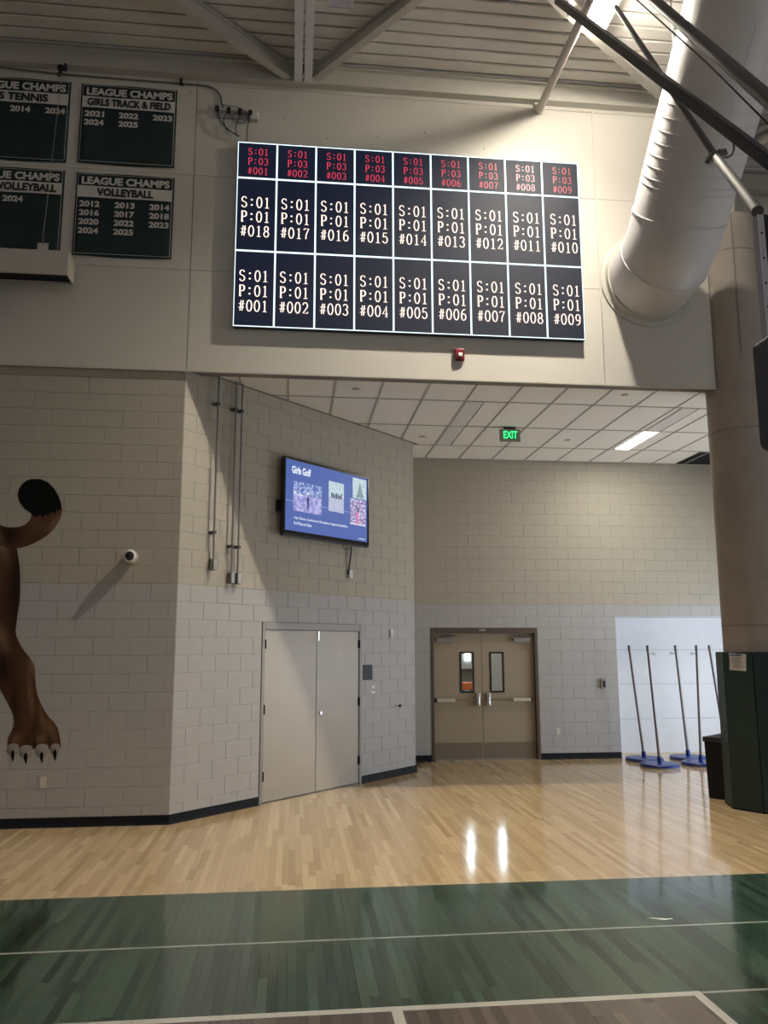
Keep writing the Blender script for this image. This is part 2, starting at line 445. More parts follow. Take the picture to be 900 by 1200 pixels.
# ------------------------------------------------------------------ roof deck and steel
ZD = 9.30
deck = struct('ceiling_deck', MB().box(-12, 12, -8, 14.7, ZD+.055, ZD+.12), M['deck_gap'], 'ribbed steel roof deck over the hall', 'ceiling')
rm = MB()
rm.add([(-12,-.083,.055),(12,-.083,.055),(12,.083,.055),(-12,.083,.055),(-12,-.090,.012),(12,-.090,.012),(12,.090,.012),(-12,.090,.012),
        (-12,-.076,0),(12,-.076,0),(12,.076,0),(-12,.076,0)],
       [(0,1,5,4),(4,5,9,8),(8,9,10,11),(11,10,6,7),(7,6,2,3),(0,4,8,11,7,3),(1,2,6,10,9,5)])
rib0 = None; y = YF+.03-.1
k = 0
while y > -4:
    if rib0 is None:
        rib0 = obj('deck_rib', rm, M['deck'], deck, loc=(0, y, ZD)); rme = rib0.data
    else: obj('deck_rib', rme, None, deck, loc=(0, y, ZD))
    y -= .2032; k += 1
y = YF+.13
while y < 11.4:
    obj('deck_rib', rme, None, deck, loc=(0, y, ZD)); y += .2032
# edge beam along the top of the upper wall
tb = MB(); tb.box(-8, 5.4, YF-.115, YF-.10, ZR, ZR+.245); tb.box(-8, 5.4, YF-.115, YF+.01, ZR-.012, ZR+.002); tb.box(-8, 5.4, YF-.17, YF-.10, ZR+.19, ZR+.205)
struct('trim_1', tb, M['steel_paint'], 'cream steel edge channel along the top of the upper wall', 'trim')
tb = MB(); tb.box(5.6, 12, 11.1, 11.25, 9.0, 9.26)
struct('trim_2', tb, M['steel_paint'], 'cream steel edge beam over the set-back wall', 'trim')

def ibeam(name, a, b, h, fw, label, tf=.014, tw=.010):
    a = Vector(a); b = Vector(b); m = MB()
    m.obox(a, b, fw, tf, off=(0, -h/2+tf/2)); m.obox(a, b, fw, tf, off=(0, h/2-tf/2)); m.obox(a, b, tw, h-2*tf, off=(0, 0))
    return struct(name, m, M['steel_paint'], label, 'beam')
# double-angle chord running towards the camera, with bolted spacers
ch = MB()
for sx in (-1, 1):
    xa = .035 + sx*.012
    ch.box(min(xa, xa+sx*.10), max(xa, xa+sx*.10), 1.5, YF-.13, 9.02, 9.034)
    ch.box(min(xa, xa+sx*.012), max(xa, xa+sx*.012), 1.5, YF-.13, 9.034, 9.25)
chb = struct('roof_chord', ch, mat('pale_chord_paint', (.82,.80,.84), .5), 'pale double-angle steel chord under the roof deck', 'beam')
for yy in (9.3, 8.75, 7.6, 6.4): obj('spacer_bolt', MB().box(.018, .052, yy-.03, yy+.03, 9.008, 9.04), M['steel_paint'], chb)
obj('end_plate', MB().box(-.09, .20, YF-.15, YF-.115, 9.0, 9.25), M['steel_paint'], chb)
zb = 9.155
def dirbeam(name, p, q, t0, t1, label, h=.19, fw=.10):
    p = Vector(p); q = Vector(q); d = q-p
    ibeam(name, (*(p+d*t0), zb), (*(p+d*t1), zb), h, fw, label)
dirbeam('roof_brace', (-.15, 9.44), (-1.47, 8.28), 0, 3.2, 'steel diagonal brace running from the chord toward the green banners')
dirbeam('roof_brace', (.19, 9.42), (1.31, 7.97), 0, 3.0, 'steel diagonal brace meeting the chord above the scoreboard')
dirbeam('roof_brace', (4.72, 9.26), (2.80, 7.83), 0, 2.4, 'steel diagonal brace passing behind the lit lamp')
dirbeam('roof_brace', (-4.9, 9.4), (-3.30, 8.03), 0, 2.4, 'steel diagonal brace in the roof corner over the tennis banner')
dirbeam('roof_brace', (5.1, 9.26), (7.3, 7.5), 0, 2.0, 'steel diagonal brace beyond the white duct')
ibeam('roof_brace', (6.0, 11.05, 9.0), (7.4, 8.6, 9.15), .2, .14, 'broad steel brace over the concrete column')

# ------------------------------------------------------------------ tiled ceiling of the recess
ce = struct('ceiling', MB().box(-1.4, 9.6, YF+.19, YW+.1, ZC+.045, ZC+.08), M['joint_dark'], 'suspended tiled ceiling over the recess', 'ceiling')
gx = [round(-1.31+.6065*i, 4) for i in range(0, 19)]
gy = [YF+.03, 10.64, 11.92, 13.13, YW]
nA = (sin(ANG), -cos(ANG)); cA = nA[0]*AX + nA[1]*AY
def ceil_piece(name, x0, x1, y0, y1, z0, z1, mt, parent=ce, g=.012):
    poly = [(x0+g,y0+g),(x1-g,y0+g),(x1-g,y1-g),(x0+g,y1-g)]
    if y0 > 13.0:
        if x1 < BX+.1: return None
        poly = [(max(px, BX+.004), py) for px, py in poly]
    else: poly = clip_half(poly, nA[0], nA[1], cA+.004)
    if len(poly) < 3: return None
    return obj(name, MB().prism_z(poly, z0, z1), mt, parent)
lamp_cells = {}
for i in range(len(gx)-1):
    for j in range(4):
        x0, x1, y0, y1 = gx[i], gx[i+1], gy[j], gy[j+1]
        if i == 6 and j in (1, 2) or i == 11 and j in (1, 2):
            xs_ = [x0, x0+.27, x1]
            if i == 11: xs_ = [x0+.09, x0+.36, x1]; 
            if i == 11: ceil_piece('ceiling_tile', x0, x0+.09, y0, y1, ZC+.008, ZC+.03, M['tile'])
            lamp_cells[(i, j)] = (xs_[0], xs_[1], y0, y1)
            ceil_piece('ceiling_tile', xs_[1], xs_[2], y0, y1, ZC+.008, ZC+.03, M['tile'])
            continue
        if j == 3 and i >= 14: continue
        ceil_piece('ceiling_tile', x0, x1, y0, y1, ZC+.008, ZC+.03, M['tile'])
gm = MB()
for xg in gx: 
    # grid tee along y, started where the angled wall lets it
    y0 = YF+.03; 
    ya = AY + (xg-AX)*(BY-AY)/(BX-AX)
    if xg < BX: y1 = min(YW, ya-.02)
    else: y1 = YW
    if y1 > y0+.05: gm.box(xg-.012, xg+.012, y0, y1, ZC, ZC+.03)
obj('grid_runner', gm, M['grid'], ce)
gm = MB()
for yg in gy[1:4]:
    xa = AX + (yg-AY)*(BX-AX)/(BY-AY)+.03 if yg < BY else BX+.01
    gm.box(xa, 9.5, yg-.012, yg+.012, ZC, ZC+.03)
obj('grid_crosspiece', gm, M['grid'], ce)
obj('return_air_opening', MB().box(7.02, 9.3, 13.17, YW-.03, ZC+.002, ZC+.0075), M['black'], ce)
obj('wall_angle', MB().box(BX+.002, 9.5, YW-.025, YW-.003, ZC-.004, ZC+.02), M['grid'], ce)
# slim ceiling lights
for (i, j), (x0, x1, y0, y1) in sorted(lamp_cells.items()):
    on = (i == 11 and j == 2)
    lab = ('lit slim ceiling light in the tiled ceiling' if on else
           'unlit slim ceiling light directly in front of the lit one' if i == 11 else
           'unlit slim ceiling light between plain tiles, nearer the exit sign' if j == 2 else
           'unlit slim ceiling light between plain tiles, nearer the scoreboard')
    t = thing('ceiling_light', lab, 'ceiling light', ((x0+x1)/2, (y0+y1)/2, ZC), group='slim lights in the tiled ceiling')
    a, b = (x1-x0)/2-.006, (y1-y0)/2-.008
    obj('housing', MB().box(-a, a, -b, b, .010, .044), M['white'], t)
    obj('lens', MB().box(-a+.014, a-.014, -b+.014, b-.014, .001, .0095), M['troffer_on'] if on else M['white'], t)
    if on:
        l = area('ceiling_light_glow', (0,0,0), (0,0,-1), .24, 1.15, 48, (1,.93,.76)); l.location = ((x0+x1)/2, (y0+y1)/2, ZC-.01)
sp0 = None
for (x, y), lb in zip([(.782,10.25),(2.038,12.605),(4.394,10.134),(4.44,12.58)],
        ['round sprinkler cap in ceiling above the television', 'round sprinkler cap near the end of the angled wall', 'round sprinkler cap in the ceiling row next to the duct shadow', 'round sprinkler cap between exit sign and lit ceiling light']):
    o = obj('sprinkler_cap', MB().lathe([(.052,0),(.05,-.006),(.03,-.010),(0,-.011)], (0,0,0), 20), M['grid'], smooth=True) if sp0 is None else sp0.copy()
    if sp0 is None: sp0 = o
    else: C.objects.link(o)
    o.location = (x, y, ZC+.006); tag(o, lb, 'sprinkler', 'sprinkler caps in the tiled ceiling')

# ------------------------------------------------------------------ baseboards
def base(name, s0, s1, loc, rotz, label, segs):
    m = MB()
    prof = [(0,.1016),(-.006,.1016),(-.008,.03),(-.014,.010),(-.028,0),(0,0)]
    for a, b in segs:
        n = len(prof)
        m.add([(a,y,z) for y,z in prof]+[(b,y,z) for y,z in prof],
              [tuple(range(n)), tuple(reversed(range(n,2*n)))]+[(i+n,(i+1)%n+n,(i+1)%n,i) for i in range(n)])
    return struct(name, m, M['black'], label, 'baseboard', loc=loc, rotz=rotz)
base('baseboard_left', 0, 0, (0, YL-.0005, 0), 0, 'black rubber cove base under the mural wall', [(-8, AX+.012)])
base('baseboard_angled', 0, 0, (AX+.0005, AY-.0005, 0), ANG, 'black rubber cove base along the angled wall', [(-.004, D1[0]-.004), (D1[1]+.004, ALEN+.025)])
base('baseboard_back', 0, 0, (0, YW-.0005, 0), 0, 'black rubber cove base along the recess wall', [(1.96, D2[0]-.004), (D2[1]+.004, AL[0]-.003)])

# ------------------------------------------------------------------ door_1: storage double door in the angled wall
d1 = tag(bpy.data.objects.new('door_1', None), 'putty-coloured double storage door in the angled wall', 'door', kind='structure'); C.objects.link(d1)
d1.location = (AX, AY, 0); d1.rotation_euler = (0,0,ANG)
H = 11*CO
m = MB(); m.box(D1[0]+.002, D1[0]+.055, -.012, .17, 0, H); m.box(D1[1]-.055, D1[1]-.002, -.012, .17, 0, H); m.box(D1[0]+.055, D1[1]-.055, -.012, .17, H-.095, H)
obj('door_frame', m, M['frame_grey'], d1, bevel=.003, seg=1)
obj('backing_panel', MB().box(D1[0]+.05, D1[1]-.05, .10, .12, 0, H-.09), M['black'], d1)
lx = (D1[0]+.058, 2.398, 2.408, D1[1]-.058)
lv1 = obj('door_leaf', MB().box(lx[0], lx[1], .004, .048, .018, H-.099), M['door_cream'], d1, bevel=.003)
lv2 = obj('door_leaf', MB().box(lx[2], lx[3], .004, .048, .018, H-.099), M['door_cream'], d1, bevel=.003)
for lv, xx, xp in ((lv1, lx[0], 1), (lv2, lx[3], -1)):
    for z in (.33, 1.142, 1.955):
        m = MB().tube([(xx, -.012, z-.058), (xx, -.012, z+.058)], .011, 10); m.box(min(xx, xx+xp*.018), max(xx, xx+xp*.018), -.004, .003, z-.055, z+.055)
        obj('hinge', m, M['black'], lv, smooth=True)
m = MB().lathe([(.031,0),(.031,.006),(.022,.012),(.022,.016),(0,.017)], (2.488, .004, 1.032), 20, 'y'); obj('lock_cylinder', m, mat('bright_steel', (.55,.58,.65), .3, metal=.6), lv2, smooth=True)
obj('flush_bolt', MB().box(2.425, 2.445, -.002, .004, 2.0, 2.13), M['alu'], lv2)
m = MB().lathe([(.022,0),(.016,.003),(0,.005)], (2.885, .004, 1.818), 14, 'y'); obj('dent_patch', m, M['offwhite'], lv2, smooth=True)
obj('astragal', MB().box(2.396, 2.402, -.001, .004, .02, H-.10), M['frame_grey'], lv1)
obj('threshold', MB().box(D1[0]+.05, D1[1]-.05, .0, .10, 0, .008), M['frame_grey'], d1)

# ------------------------------------------------------------------ door_2: exit double door at the back of the recess
d2 = tag(bpy.data.objects.new('door_2', None), 'tan double exit door with push bars at the back of the recess', 'door', kind='structure'); C.objects.link(d2)
d2.location = (0, YW, 0)
m = MB(); m.box(D2[0]+.001, D2[0]+.052, -.010, .17, 0, H); m.box(D2[1]-.052, D2[1]-.001, -.010, .17, 0, H); m.box(D2[0]+.052, D2[1]-.052, -.010, .17, H-.09, H)
obj('door_frame', m, M['frame_brown'], d2, bevel=.003, seg=1)
def leaf(x0, x1, gx0, gx1):
    m = MB(); y0, y1 = .085, .130; z0, z1 = .010, H-.0905; ga, gb = 1.155, 1.795
    m.box(x0, gx0, y0, y1, z0, z1); m.box(gx1, x1, y0, y1, z0, z1); m.box(gx0, gx1, y0, y1, z0, ga); m.box(gx0, gx1, y0, y1, gb, z1)
    lf = obj('door_leaf', m, M['door_tan'], d2)
    m = MB()
    m.box(gx0-.028, gx1+.028, y0-.010, y0, gb, gb+.028); m.box(gx0-.028, gx1+.028, y0-.010, y0, ga-.028, ga)
    m.box(gx0-.028, gx0, y0-.010, y0, ga, gb); m.box(gx1, gx1+.028, y0-.010, y0, ga, gb)
    obj('window_frame', m, M['black_plastic'], lf)
    obj('window_pane', MB().box(gx0, gx1, y0+.018, y0+.024, ga, gb), M['glass'], lf)
    return lf
xm = 3.303
LA = leaf(D2[0]+.055, xm-.0035, 2.940, 3.135); LB = leaf(xm+.0035, D2[1]-.055, 3.470, 3.668)
for lf, a, b in ((LA, D2[0]+.07, xm-.015), (LB, xm+.015, D2[1]-.07)):
    obj('kick_plate', MB().box(a, b, .082, .085, .025, .290), M['kick'], lf, bevel=.001, seg=1)
def bar(lf, out, inn):
    sg = 1 if inn > out else -1
    a, b = sorted((out, out+sg*.32)); obj('push_pad', MB().box(a, b, .005, .05, .975, 1.035), M['bar_cream'], lf, bevel=.006)
    a, b = sorted((out+sg*.30, inn)); obj('push_bar', MB().box(a, b, .018, .052, .998, 1.028), mat('bronze_bar', (.30,.25,.18), .35, metal=.5), lf, bevel=.004)
    a, b = sorted((out, out-sg*.03)); obj('bar_end_cap', MB().box(a, b, .008, .085, .970, 1.040), M['black_plastic'], lf)
    m = MB(); c = inn-sg*.01; a, b = sorted((c, c-sg*.065)); m.box(a, b, .012, .085, .905, 1.125); obj('latch_case', m, M['alu'], lf, bevel=.008)
    m = MB().tube([(c-sg*.03, .012, .93), (c-sg*.03, -.01, .945), (c-sg*.03, -.01, 1.04), (c-sg*.03, .012, 1.055)], .009, 8); obj('pull_lever', m, M['alu'], lf, smooth=True)
bar(LA, 2.49, 3.255); bar(LB, 4.145, 3.352)
for lf, a, sg in ((LA, 2.49, 1), (LB, 3.865, -1)):
    obj('door_closer', MB().box(a, a+.30, .012, .085, 1.990, 2.062), mat('closer_grey', (.27,.26,.26), .4, metal=.3), lf, bevel=.006)
    p = a+.08 if sg > 0 else a+.22
    m = MB(); m.tube([(p, .04, 2.065), (p, .04, 2.085)], .014, 10); m.obox((p, .04, 2.085), (p+sg*.27, -.0, 2.105), .022, .008); m.obox((p+sg*.27, 0, 2.105), (p+sg*.02, .07, 2.115), .018, .008)
    obj('closer_arm', m, M['black_pipe'], lf)
obj('threshold', MB().box(D2[0]+.05, D2[1]-.05, .03, .17, 0, .005), M['alu'], d2)

# corridor seen through the door windows
co = MB(); co.box(1.6, 1.7, YW+.2, 19.2, 0, 4); co.box(6.3, 6.4, YW+.7, 19.2, 0, 4); co.box(1.6, 6.4, 19.2, 19.3, 0, 4); co.box(1.6, 6.4, YW+.2, 19.2, 4, 4.1); 
struct('wall_corridor', co, M['corr_wall'], 'pale corridor walls beyond the exit door windows', 'wall')
struct('floor_corridor', MB().box(1.6, 6.4, 14.75, 19.2, -.1, 0), mat('corridor_floor', (.35,.30,.24), .4), 'corridor floor beyond the exit doors', 'floor')
struct('window_2', MB().box(4.06, 4.18, 19.17, 19.2, 1.58, 3.4), M['corr_glow'], 'bright tall window seen through the exit door glass', 'window')
struct('window_3', MB().box(4.80, 4.93, 19.17, 19.2, 2.2, 3.4), M['corr_glow'], 'bright corridor window above the glass line', 'window')
area('corridor_lamp', (4, 17, 3.9), (0,0,-1), 2, 2, 60, (1,.97,.9))
t = thing('corridor_cart', 'orange-topped cart glimpsed through the exit door glass', 'cart', (3.95, 18.4, 0))
obj('top', MB().box(-.16, .12, -.2, .2, .96, 1.12), mat('orange_vinyl', (.75,.18,.05), .5), t, bevel=.02)
for a in (-.13, .09):
    for b in (-.15, .15): obj('leg', MB().box(a-.02, a+.02, b-.02, b+.02, 0, .96), M['black_pipe'], t)
obj_shelf = tag(obj('wall_shelf', MB().box(3.6, 4.30, 18.95, 19.2, 1.36, 1.40), M['frame_brown']), 'dark wall shelf glimpsed through the exit door glass', 'shelf')

# ------------------------------------------------------------------ alcove with white boards
a0, a1, az = AL
m = MB(); m.box(a0-.002, a1, YALC+.02, YALC+.13, 0, az)
al = struct('wall_alcove', m, mat('alcove_joint', (.35,.37,.42), .8), 'white boarded back of the storage alcove', 'wall')
zz = [0, .613, 1.231, 1.848, az]
for i in range(4): obj('wall_board', MB().box(a0, a1, YALC, YALC+.02, zz[i]+.003, zz[i+1]-.003), M['alcove_white'], al)
m = MB(); m.box(a0-.02, a0+.0, YW+.19, YALC+.1, 0, az); m.box(a1, a1+.02, YW+.19, YALC+.1, 0, az); m.box(a0, a1, YW+.19, YALC+.1, az, az+.02)
obj('alcove_lining', m, M['alcove_white'], al)
m = MB(); m.box(a0, a0+.006, YW+.004, YW+.19, 0, az); m.box(a0, a1, YW+.004, YW+.19, az-.006, az); obj('alcove_reveal', m, M['alcove_white'], al)
m = MB(); m.box(a0+.01, a0+.05, YALC-.02, YALC-.0005, .0, .012); m.box(a0, a1, YALC-.012, YALC-.0005, 0, .02)
obj('floor_strip', m, M['offwhite'], al)

# ------------------------------------------------------------------ games poles on blue bases
POLE_H = 1.93
def make_pole(lean, label, loc, ring, rot=0):
    t = thing('games_pole', label, 'pole', loc, group='steel games poles on round blue bases')
    t.rotation_euler = (0,0,0)
    b = obj('base', MB().lathe([(0,.002),(.285,.002),(.305,.012),(.31,.03),(.31,.045),(.295,.060),(.06,.068),(0,.068)], (0,0,0), 40), M['blue'], t, smooth=True)
    obj('base_pad', MB().lathe([(0,0),(.30,0),(.312,.004),(.312,.016),(.30,.020),(0,.020)], (0,0,0), 40), mat('grey_rubber_foot', (.25,.25,.27), .7), t, smooth=True)
    k = (lean/POLE_H)
    obj('socket', MB().tube([(0,0,.06), (k*.16,0,.16)], .036, 16), M['blue'], b, smooth=True)
    obj('pole', MB().tube([(k*.14,0,.14), (lean,0,POLE_H-.02)], .024, 14), M['pole'], t, smooth=True)
    cp = obj('pole_cap', MB().tube([(lean*.97,0,POLE_H-.10), (lean,0,POLE_H)], .029, 14), M['pole'], t, smooth=True)
    if ring:
        m = MB().tube([(lean*.97+ring*.028,0,POLE_H-.14), (lean*.97+ring*.075,0,POLE_H-.14)], .005, 6)
        pts = [(lean*.97+ring*.095+.02*cos(q), 0, POLE_H-.14+.02*sin(q)) for q in [2*pi*i/14 for i in range(15)]]
        m.tube(pts, .004, 6); obj('net_hook', m, M['black_pipe'], cp, smooth=True)
    return t
make_pole(-.17, 'leaning pole, first from the light switches, behind the front blue base', (5.955, 13.70, 0), 0)
make_pole(-.10, 'leaning pole whose blue base stands farthest forward on the floor', (5.915, 13.02, 0), 1)
make_pole(-.115, 'leaning pole in the middle of the alcove, base partly behind another', (6.775, 13.78, 0), -1)
make_pole(.05, 'almost upright pole next to the black bin', (6.66, 13.12, 0), -1)
make_pole(-.20, 'leaning pole rising from behind the black bin', (7.36, 13.55, 0), 0)
make_pole(-.22, 'pole mostly hidden behind the green column pad', (7.70, 12.98, 0), -1)

# ------------------------------------------------------------------ concrete column, pad, notice, bin
CX, CY = 5.760, 9.712
col = struct('concrete_column', MB().lathe([(.395,0),(.395,7.53)], (CX,CY,0), 48), M['concrete'], 'round raw concrete column at the end of the upper wall', 'column', smooth=True)
obj('formwork_joint', MB().lathe([(.398,4.62),(.3995,4.626),(.398,4.633)], (CX,CY,0), 48), M['joint_dark'], col, smooth=True)
obj('formwork_joint', MB().lathe([(.398,2.16),(.3995,2.166),(.398,2.173)], (CX,CY,0), 48), M['joint_dark'], col, smooth=True)
obj('formwork_joint', MB().lathe([(.398,7.02),(.3995,7.024),(.398,7.03)], (CX,CY,0), 48), M['joint_dark'], col, smooth=True)
aj = radians(-110)
obj('pour_seam', MB().obox((CX+.397*cos(aj), CY+.397*sin(aj), 5.6), (CX+.397*cos(aj), CY+.397*sin(aj), 7.5), .012, .01, upv=(cos(aj), sin(aj), 0)), M['joint_dark'], col)
obj('bearing_plate', MB().box(CX-.33, CX+.33, CY-.3, CY+.3, 7.53, 7.565), M['steel_paint'], col)
obj('bearing_post', MB().box(CX-.05, CX+.12, CY-.06, CY+.1, 7.565, 9.3), M['steel_paint'], col)
pd = thing('column_pad', 'dark green vinyl safety pad wrapped around the concrete column', 'pad', (CX, CY, 0))
RO = .498; RI = .42; ph = 1.845
for i in range(8):
    a_, b_ = radians(-172.5+45*i), radians(-172.5+45*(i+1)); g = .006
    a_ += g; b_ -= g
    poly = [(RO*cos(a_),RO*sin(a_)),(RO*cos(b_),RO*sin(b_)),(RI*1.06*cos(b_),RI*1.06*sin(b_)),(RI*1.06*cos(a_),RI*1.06*sin(a_))]
    obj('pad_panel', MB().prism_z(poly, .012, ph), M['dark_pad'], pd, bevel=.012)
obj('bottom_strip', MB().lathe([(.45,0),(.501,0),(.501,.02),(.45,.02)], (0,0,0), 8), M['black'], pd, rotz=radians(-172.5))
am = radians(-172.5+22.5)
nx_, ny_ = cos(am), sin(am); R_in = RO*cos(radians(22.5))
pt = thing('paper_notice', 'crumpled white paper notice taped on the green column pad', 'notice', (CX+nx_*(R_in+.003), CY+ny_*(R_in+.003), 1.63), rotz=am+pi/2)
pm = MB().add([(-.115,0,0),(.10,.0,-.01),(.115,-.004,.19),(.0,.002,.196),(-.11,-.003,.205),(-.105,0,.1)], [(0,1,2,3,4,5)])
obj('sheet', pm, M['paper'], pt)
pm = MB(); pm.box(-.10, .06, -.006, -.0045, .17, .185); obj('heading_print', pm, M['paper_blue'], pt)
pm = MB()
for i in range(7): pm.box(-.075+(i%2)*.02, .065-(i%3)*.02, -.006, -.0045, .035+.018*i, .042+.018*i)
obj('text_print', pm, M['paper_ink'], pt)
br = atan2(-.196, .157)
bn = thing('waste_bin', 'slim black waste bin standing behind the green column pad', 'bin', (5.316+.0, 10.364, 0), rotz=br)
m = MB().add([(.012,.012,0),(.268,.012,0),(.268,.488,0),(.012,.488,0),(0,0,.70),(.28,0,.70),(.28,.50,.70),(0,.50,.70)], [(0,3,2,1),(4,5,6,7),(0,1,5,4),(1,2,6,5),(2,3,7,6),(3,0,4,7)])
obj('body', m, M['bin'], bn, bevel=.012)
m = MB(); m.box(-.012, .292, -.012, .0, .70, .76); m.box(-.012, .292, .50, .512, .70, .76); m.box(-.012, 0, 0, .5, .70, .76); m.box(.28, .292, 0, .5, .70, .76)
obj('rim', m, mat('bin_rim_grey', (.014,.014,.014), .6), bn, bevel=.003)
obj('lid', MB().box(0, .28, 0, .5, .702, .748), M['bin'], bn)

# ------------------------------------------------------------------ white duct
DX, DZ, DE, DR = 4.53, 6.62, 9.03, .55
dt = thing('air_duct', 'large round white air duct elbowing down into the upper wall', 'duct', (DX, YF, DZ))
def ring_pts(y, z, tilt):   # tilt: axis direction from wall (-y) turned up by tilt
    return (0, y, z), tilt
def duct_piece(name, st, mt=M['duct'], R=DR, n=56):
    m = MB(); vs = []
    for y, z, a, r in st:
        for k in range(n):
            t = 2*pi*k/n; e1 = r*cos(t); e2 = r*sin(t)
            vs.append((e1, y + e2*sin(a), z + e2*cos(a)))
    fs = [(i*n+k, i*n+(k+1)%n, (i+1)*n+(k+1)%n, (i+1)*n+k) for i in range(len(st)-1) for k in range(n)]
    m.add(vs, fs); return obj(name, m, mt, dt, smooth=True)
y1 = DE-YF
A0, RHO = .20, .90
def axis(s_):     # distance along the axis from the wall: straight, 45 degree elbow, straight
    if s_ <= A0: return -s_, 0
    t = min((s_-A0)/RHO, radians(45)); y = -A0-RHO*sin(t); z = RHO*(1-cos(t)); r_ = max(0, s_-A0-RHO*radians(45))
    return y-r_*cos(radians(45)), z+r_*sin(radians(45))
def tilt(s_): return min(max(0, s_-A0)/RHO, radians(45))
SE = A0+RHO*radians(45)
def stations(a, b, n): return [(*axis(a+(b-a)*i/n), tilt(a+(b-a)*i/n), DR) for i in range(n+1)]
duct_piece('duct_gore', stations(0, .52, 5))
duct_piece('duct_gore', stations(.52, 1.07, 6))
p3 = axis(4.35); q45 = radians(45)
duct_piece('duct_run', stations(1.07, 4.35, 8))
def band_(s_, a, k=1.0, w_=.018, h_=.012):
    c = axis(s_); d = (-cos(a)*w_/2, sin(a)*w_/2)
    R = DR*k
    duct_piece('duct_seam', [(c[0]-d[0],c[1]-d[1],a,R), (c[0]-d[0],c[1]-d[1],a,R+h_), (c[0]+d[0],c[1]+d[1],a,R+h_), (c[0]+d[0],c[1]+d[1],a,R)])
band_(.52, tilt(.52)); band_(1.07, q45)
for i, s_ in enumerate([1.42, 1.50, 1.62, 1.74, 1.87, 2.0, 2.14, 2.28, 2.42, 3.35]): band_(s_, q45, 1, .008 if i < 9 else .02, .006 if i < 9 else .01)
cl = MB(); n = 56; vs = []
for r, yy in ((DR, -.002), (DR+.085, -.002), (DR+.085, -.02), (DR+.03, -.035), (DR+.02, -.10), (DR, -.10)):
    for k in range(n): vs.append((r*cos(2*pi*k/n), yy, r*sin(2*pi*k/n)))
cl.add(vs, [(i*n+k, i*n+(k+1)%n, (i+1)*n+(k+1)%n, (i+1)*n+k) for i in range(5) for k in range(n)])
obj('wall_collar', cl, M['steel_paint'], dt, smooth=True)
# strap hangers
for s_ in (2.75,):
    c = axis(s_)
    for sx in (-1, 1): obj('hanger_rod', MB().tube([(sx*(DR+.01), c[0], c[1]), (sx*(DR+.01), c[0], ZD+.03-DZ)], .006, 6), M['conduit'], dt)

# ------------------------------------------------------------------ pipes, basketball frame
def pt_ray(r, Y): return (r[0]*Y, Y, CAM_H + r[2]*Y)
bb = thing('basketball_backboard', 'basketball backboard hung from steel masts, seen at the frame edge beside the column', 'backboard', (2.245, 3.50, 2.88))
obj('glass_panel', MB().box(.03, 1.80, .004, .018, .02, 1.12), M['backboard'], bb)
obj('side_frame', MB().box(1.796, 1.83, -.004, .045, 0, 1.14), M['lav_metal'], bb, bevel=.003)
fo = obj('side_frame', MB().box(0, .034, -.004, .045, 0, 1.14), M['lav_metal'], bb, bevel=.003)
for z_ in (0, 1.106): obj('cross_frame', MB().box(.034, 1.796, -.004, .045, z_, z_+.034), M['black_pipe'], bb)
obj('inner_gasket', MB().box(.034, .075, -.002, .03, .03, 1.11), M['black_plastic'], bb)
for z in (.66, .78, .91, 1.04): obj('frame_bolt', MB().lathe([(.0055,0),(.0055,.003),(0,.004)], (.015, -.004, z), 10, 'y'), M['black_pipe'], fo)
def rpad(x0, x1, z0, z1, r0):
    poly = []
    for cx_, cz_, a0_ in ((x1-r0,z1-r0,0),(x0+r0,z1-r0,90),(x0+r0,z0+r0,180),(x1-r0,z0+r0,270)):
        for i in range(7): q = radians(a0_+15*i); poly.append((cx_+r0*cos(q), cz_+r0*sin(q)))
    return MB().prism(poly, -.055, .065)
obj('edge_padding', rpad(-.042, .075, -.045, .50, .045), M['backboard_pad'], bb, bevel=.008, smooth=True)
obj('edge_padding', rpad(1.755, 1.872, -.045, .50, .045), M['backboard_pad'], bb, bevel=.008, smooth=True)
obj('bottom_padding', MB().box(.07, 1.76, -.05, .06, -.04, .05), M['backboard_pad'], bb, bevel=.02)
obj('pad_hole', MB().lathe([(.011,0),(.011,.001),(0,.0015)], (-.02, -.056, .40), 12, 'y'), M['black'], bb)
rr = [(.915+.228*cos(2*pi*i/32), -.40+.228*sin(2*pi*i/32), .17) for i in range(33)]
rim = obj('rim', MB().tube(rr, .009, 8), M['orange'], bb, smooth=True)
obj('rim_bracket', MB().box(.84, .99, -.18, -.005, .14, .18), M['orange'], bb, bevel=.01)
L0 = Vector((2.245, 3.50, 2.88))
def loc_(p): return tuple(Vector(p)-L0)
mp_ = [loc_(pt_ray((.643,1,.603), 3.62)), loc_(pt_ray((.586,1,.684), 5.2)), loc_(pt_ray((.451,1,.910), 7.5))]
obj('mast_pipe', MB().tube([mp_[0], mp_[1]], .030, 14), M['grey_pipe'], bb, smooth=True)
obj('mast_pipe', MB().tube([mp_[1], mp_[2]], .026, 14), M['grey_pipe'], bb, smooth=True)
c_ = mp_[1]
cm = MB(); cm.obox((c_[0]-.05,c_[1],c_[2]-.02), (c_[0]+.07,c_[1],c_[2]+.02), .09, .05)
for k_ in (-1, 1): cm.tube([(c_[0]+.03*k_-.02, c_[1]-.05, c_[2]+.02*k_), (c_[0]+.03*k_-.02, c_[1]+.05, c_[2]+.02*k_)], .012, 8)
cm.tube(bez((c_[0]+.04,c_[1],c_[2]), (c_[0]+.12,c_[1],c_[2]-.02), (c_[0]+.16,c_[1],c_[2]+.04), (c_[0]+.15,c_[1],c_[2]+.12), 8), .009, 8)
obj('pipe_clamp', cm, M['grey_pipe'], bb, bevel=.004)
a_ = Vector(pt_ray((.665,1,.684), 3.66)); a2 = Vector(pt_ray((.364,1,.913), 7.75))
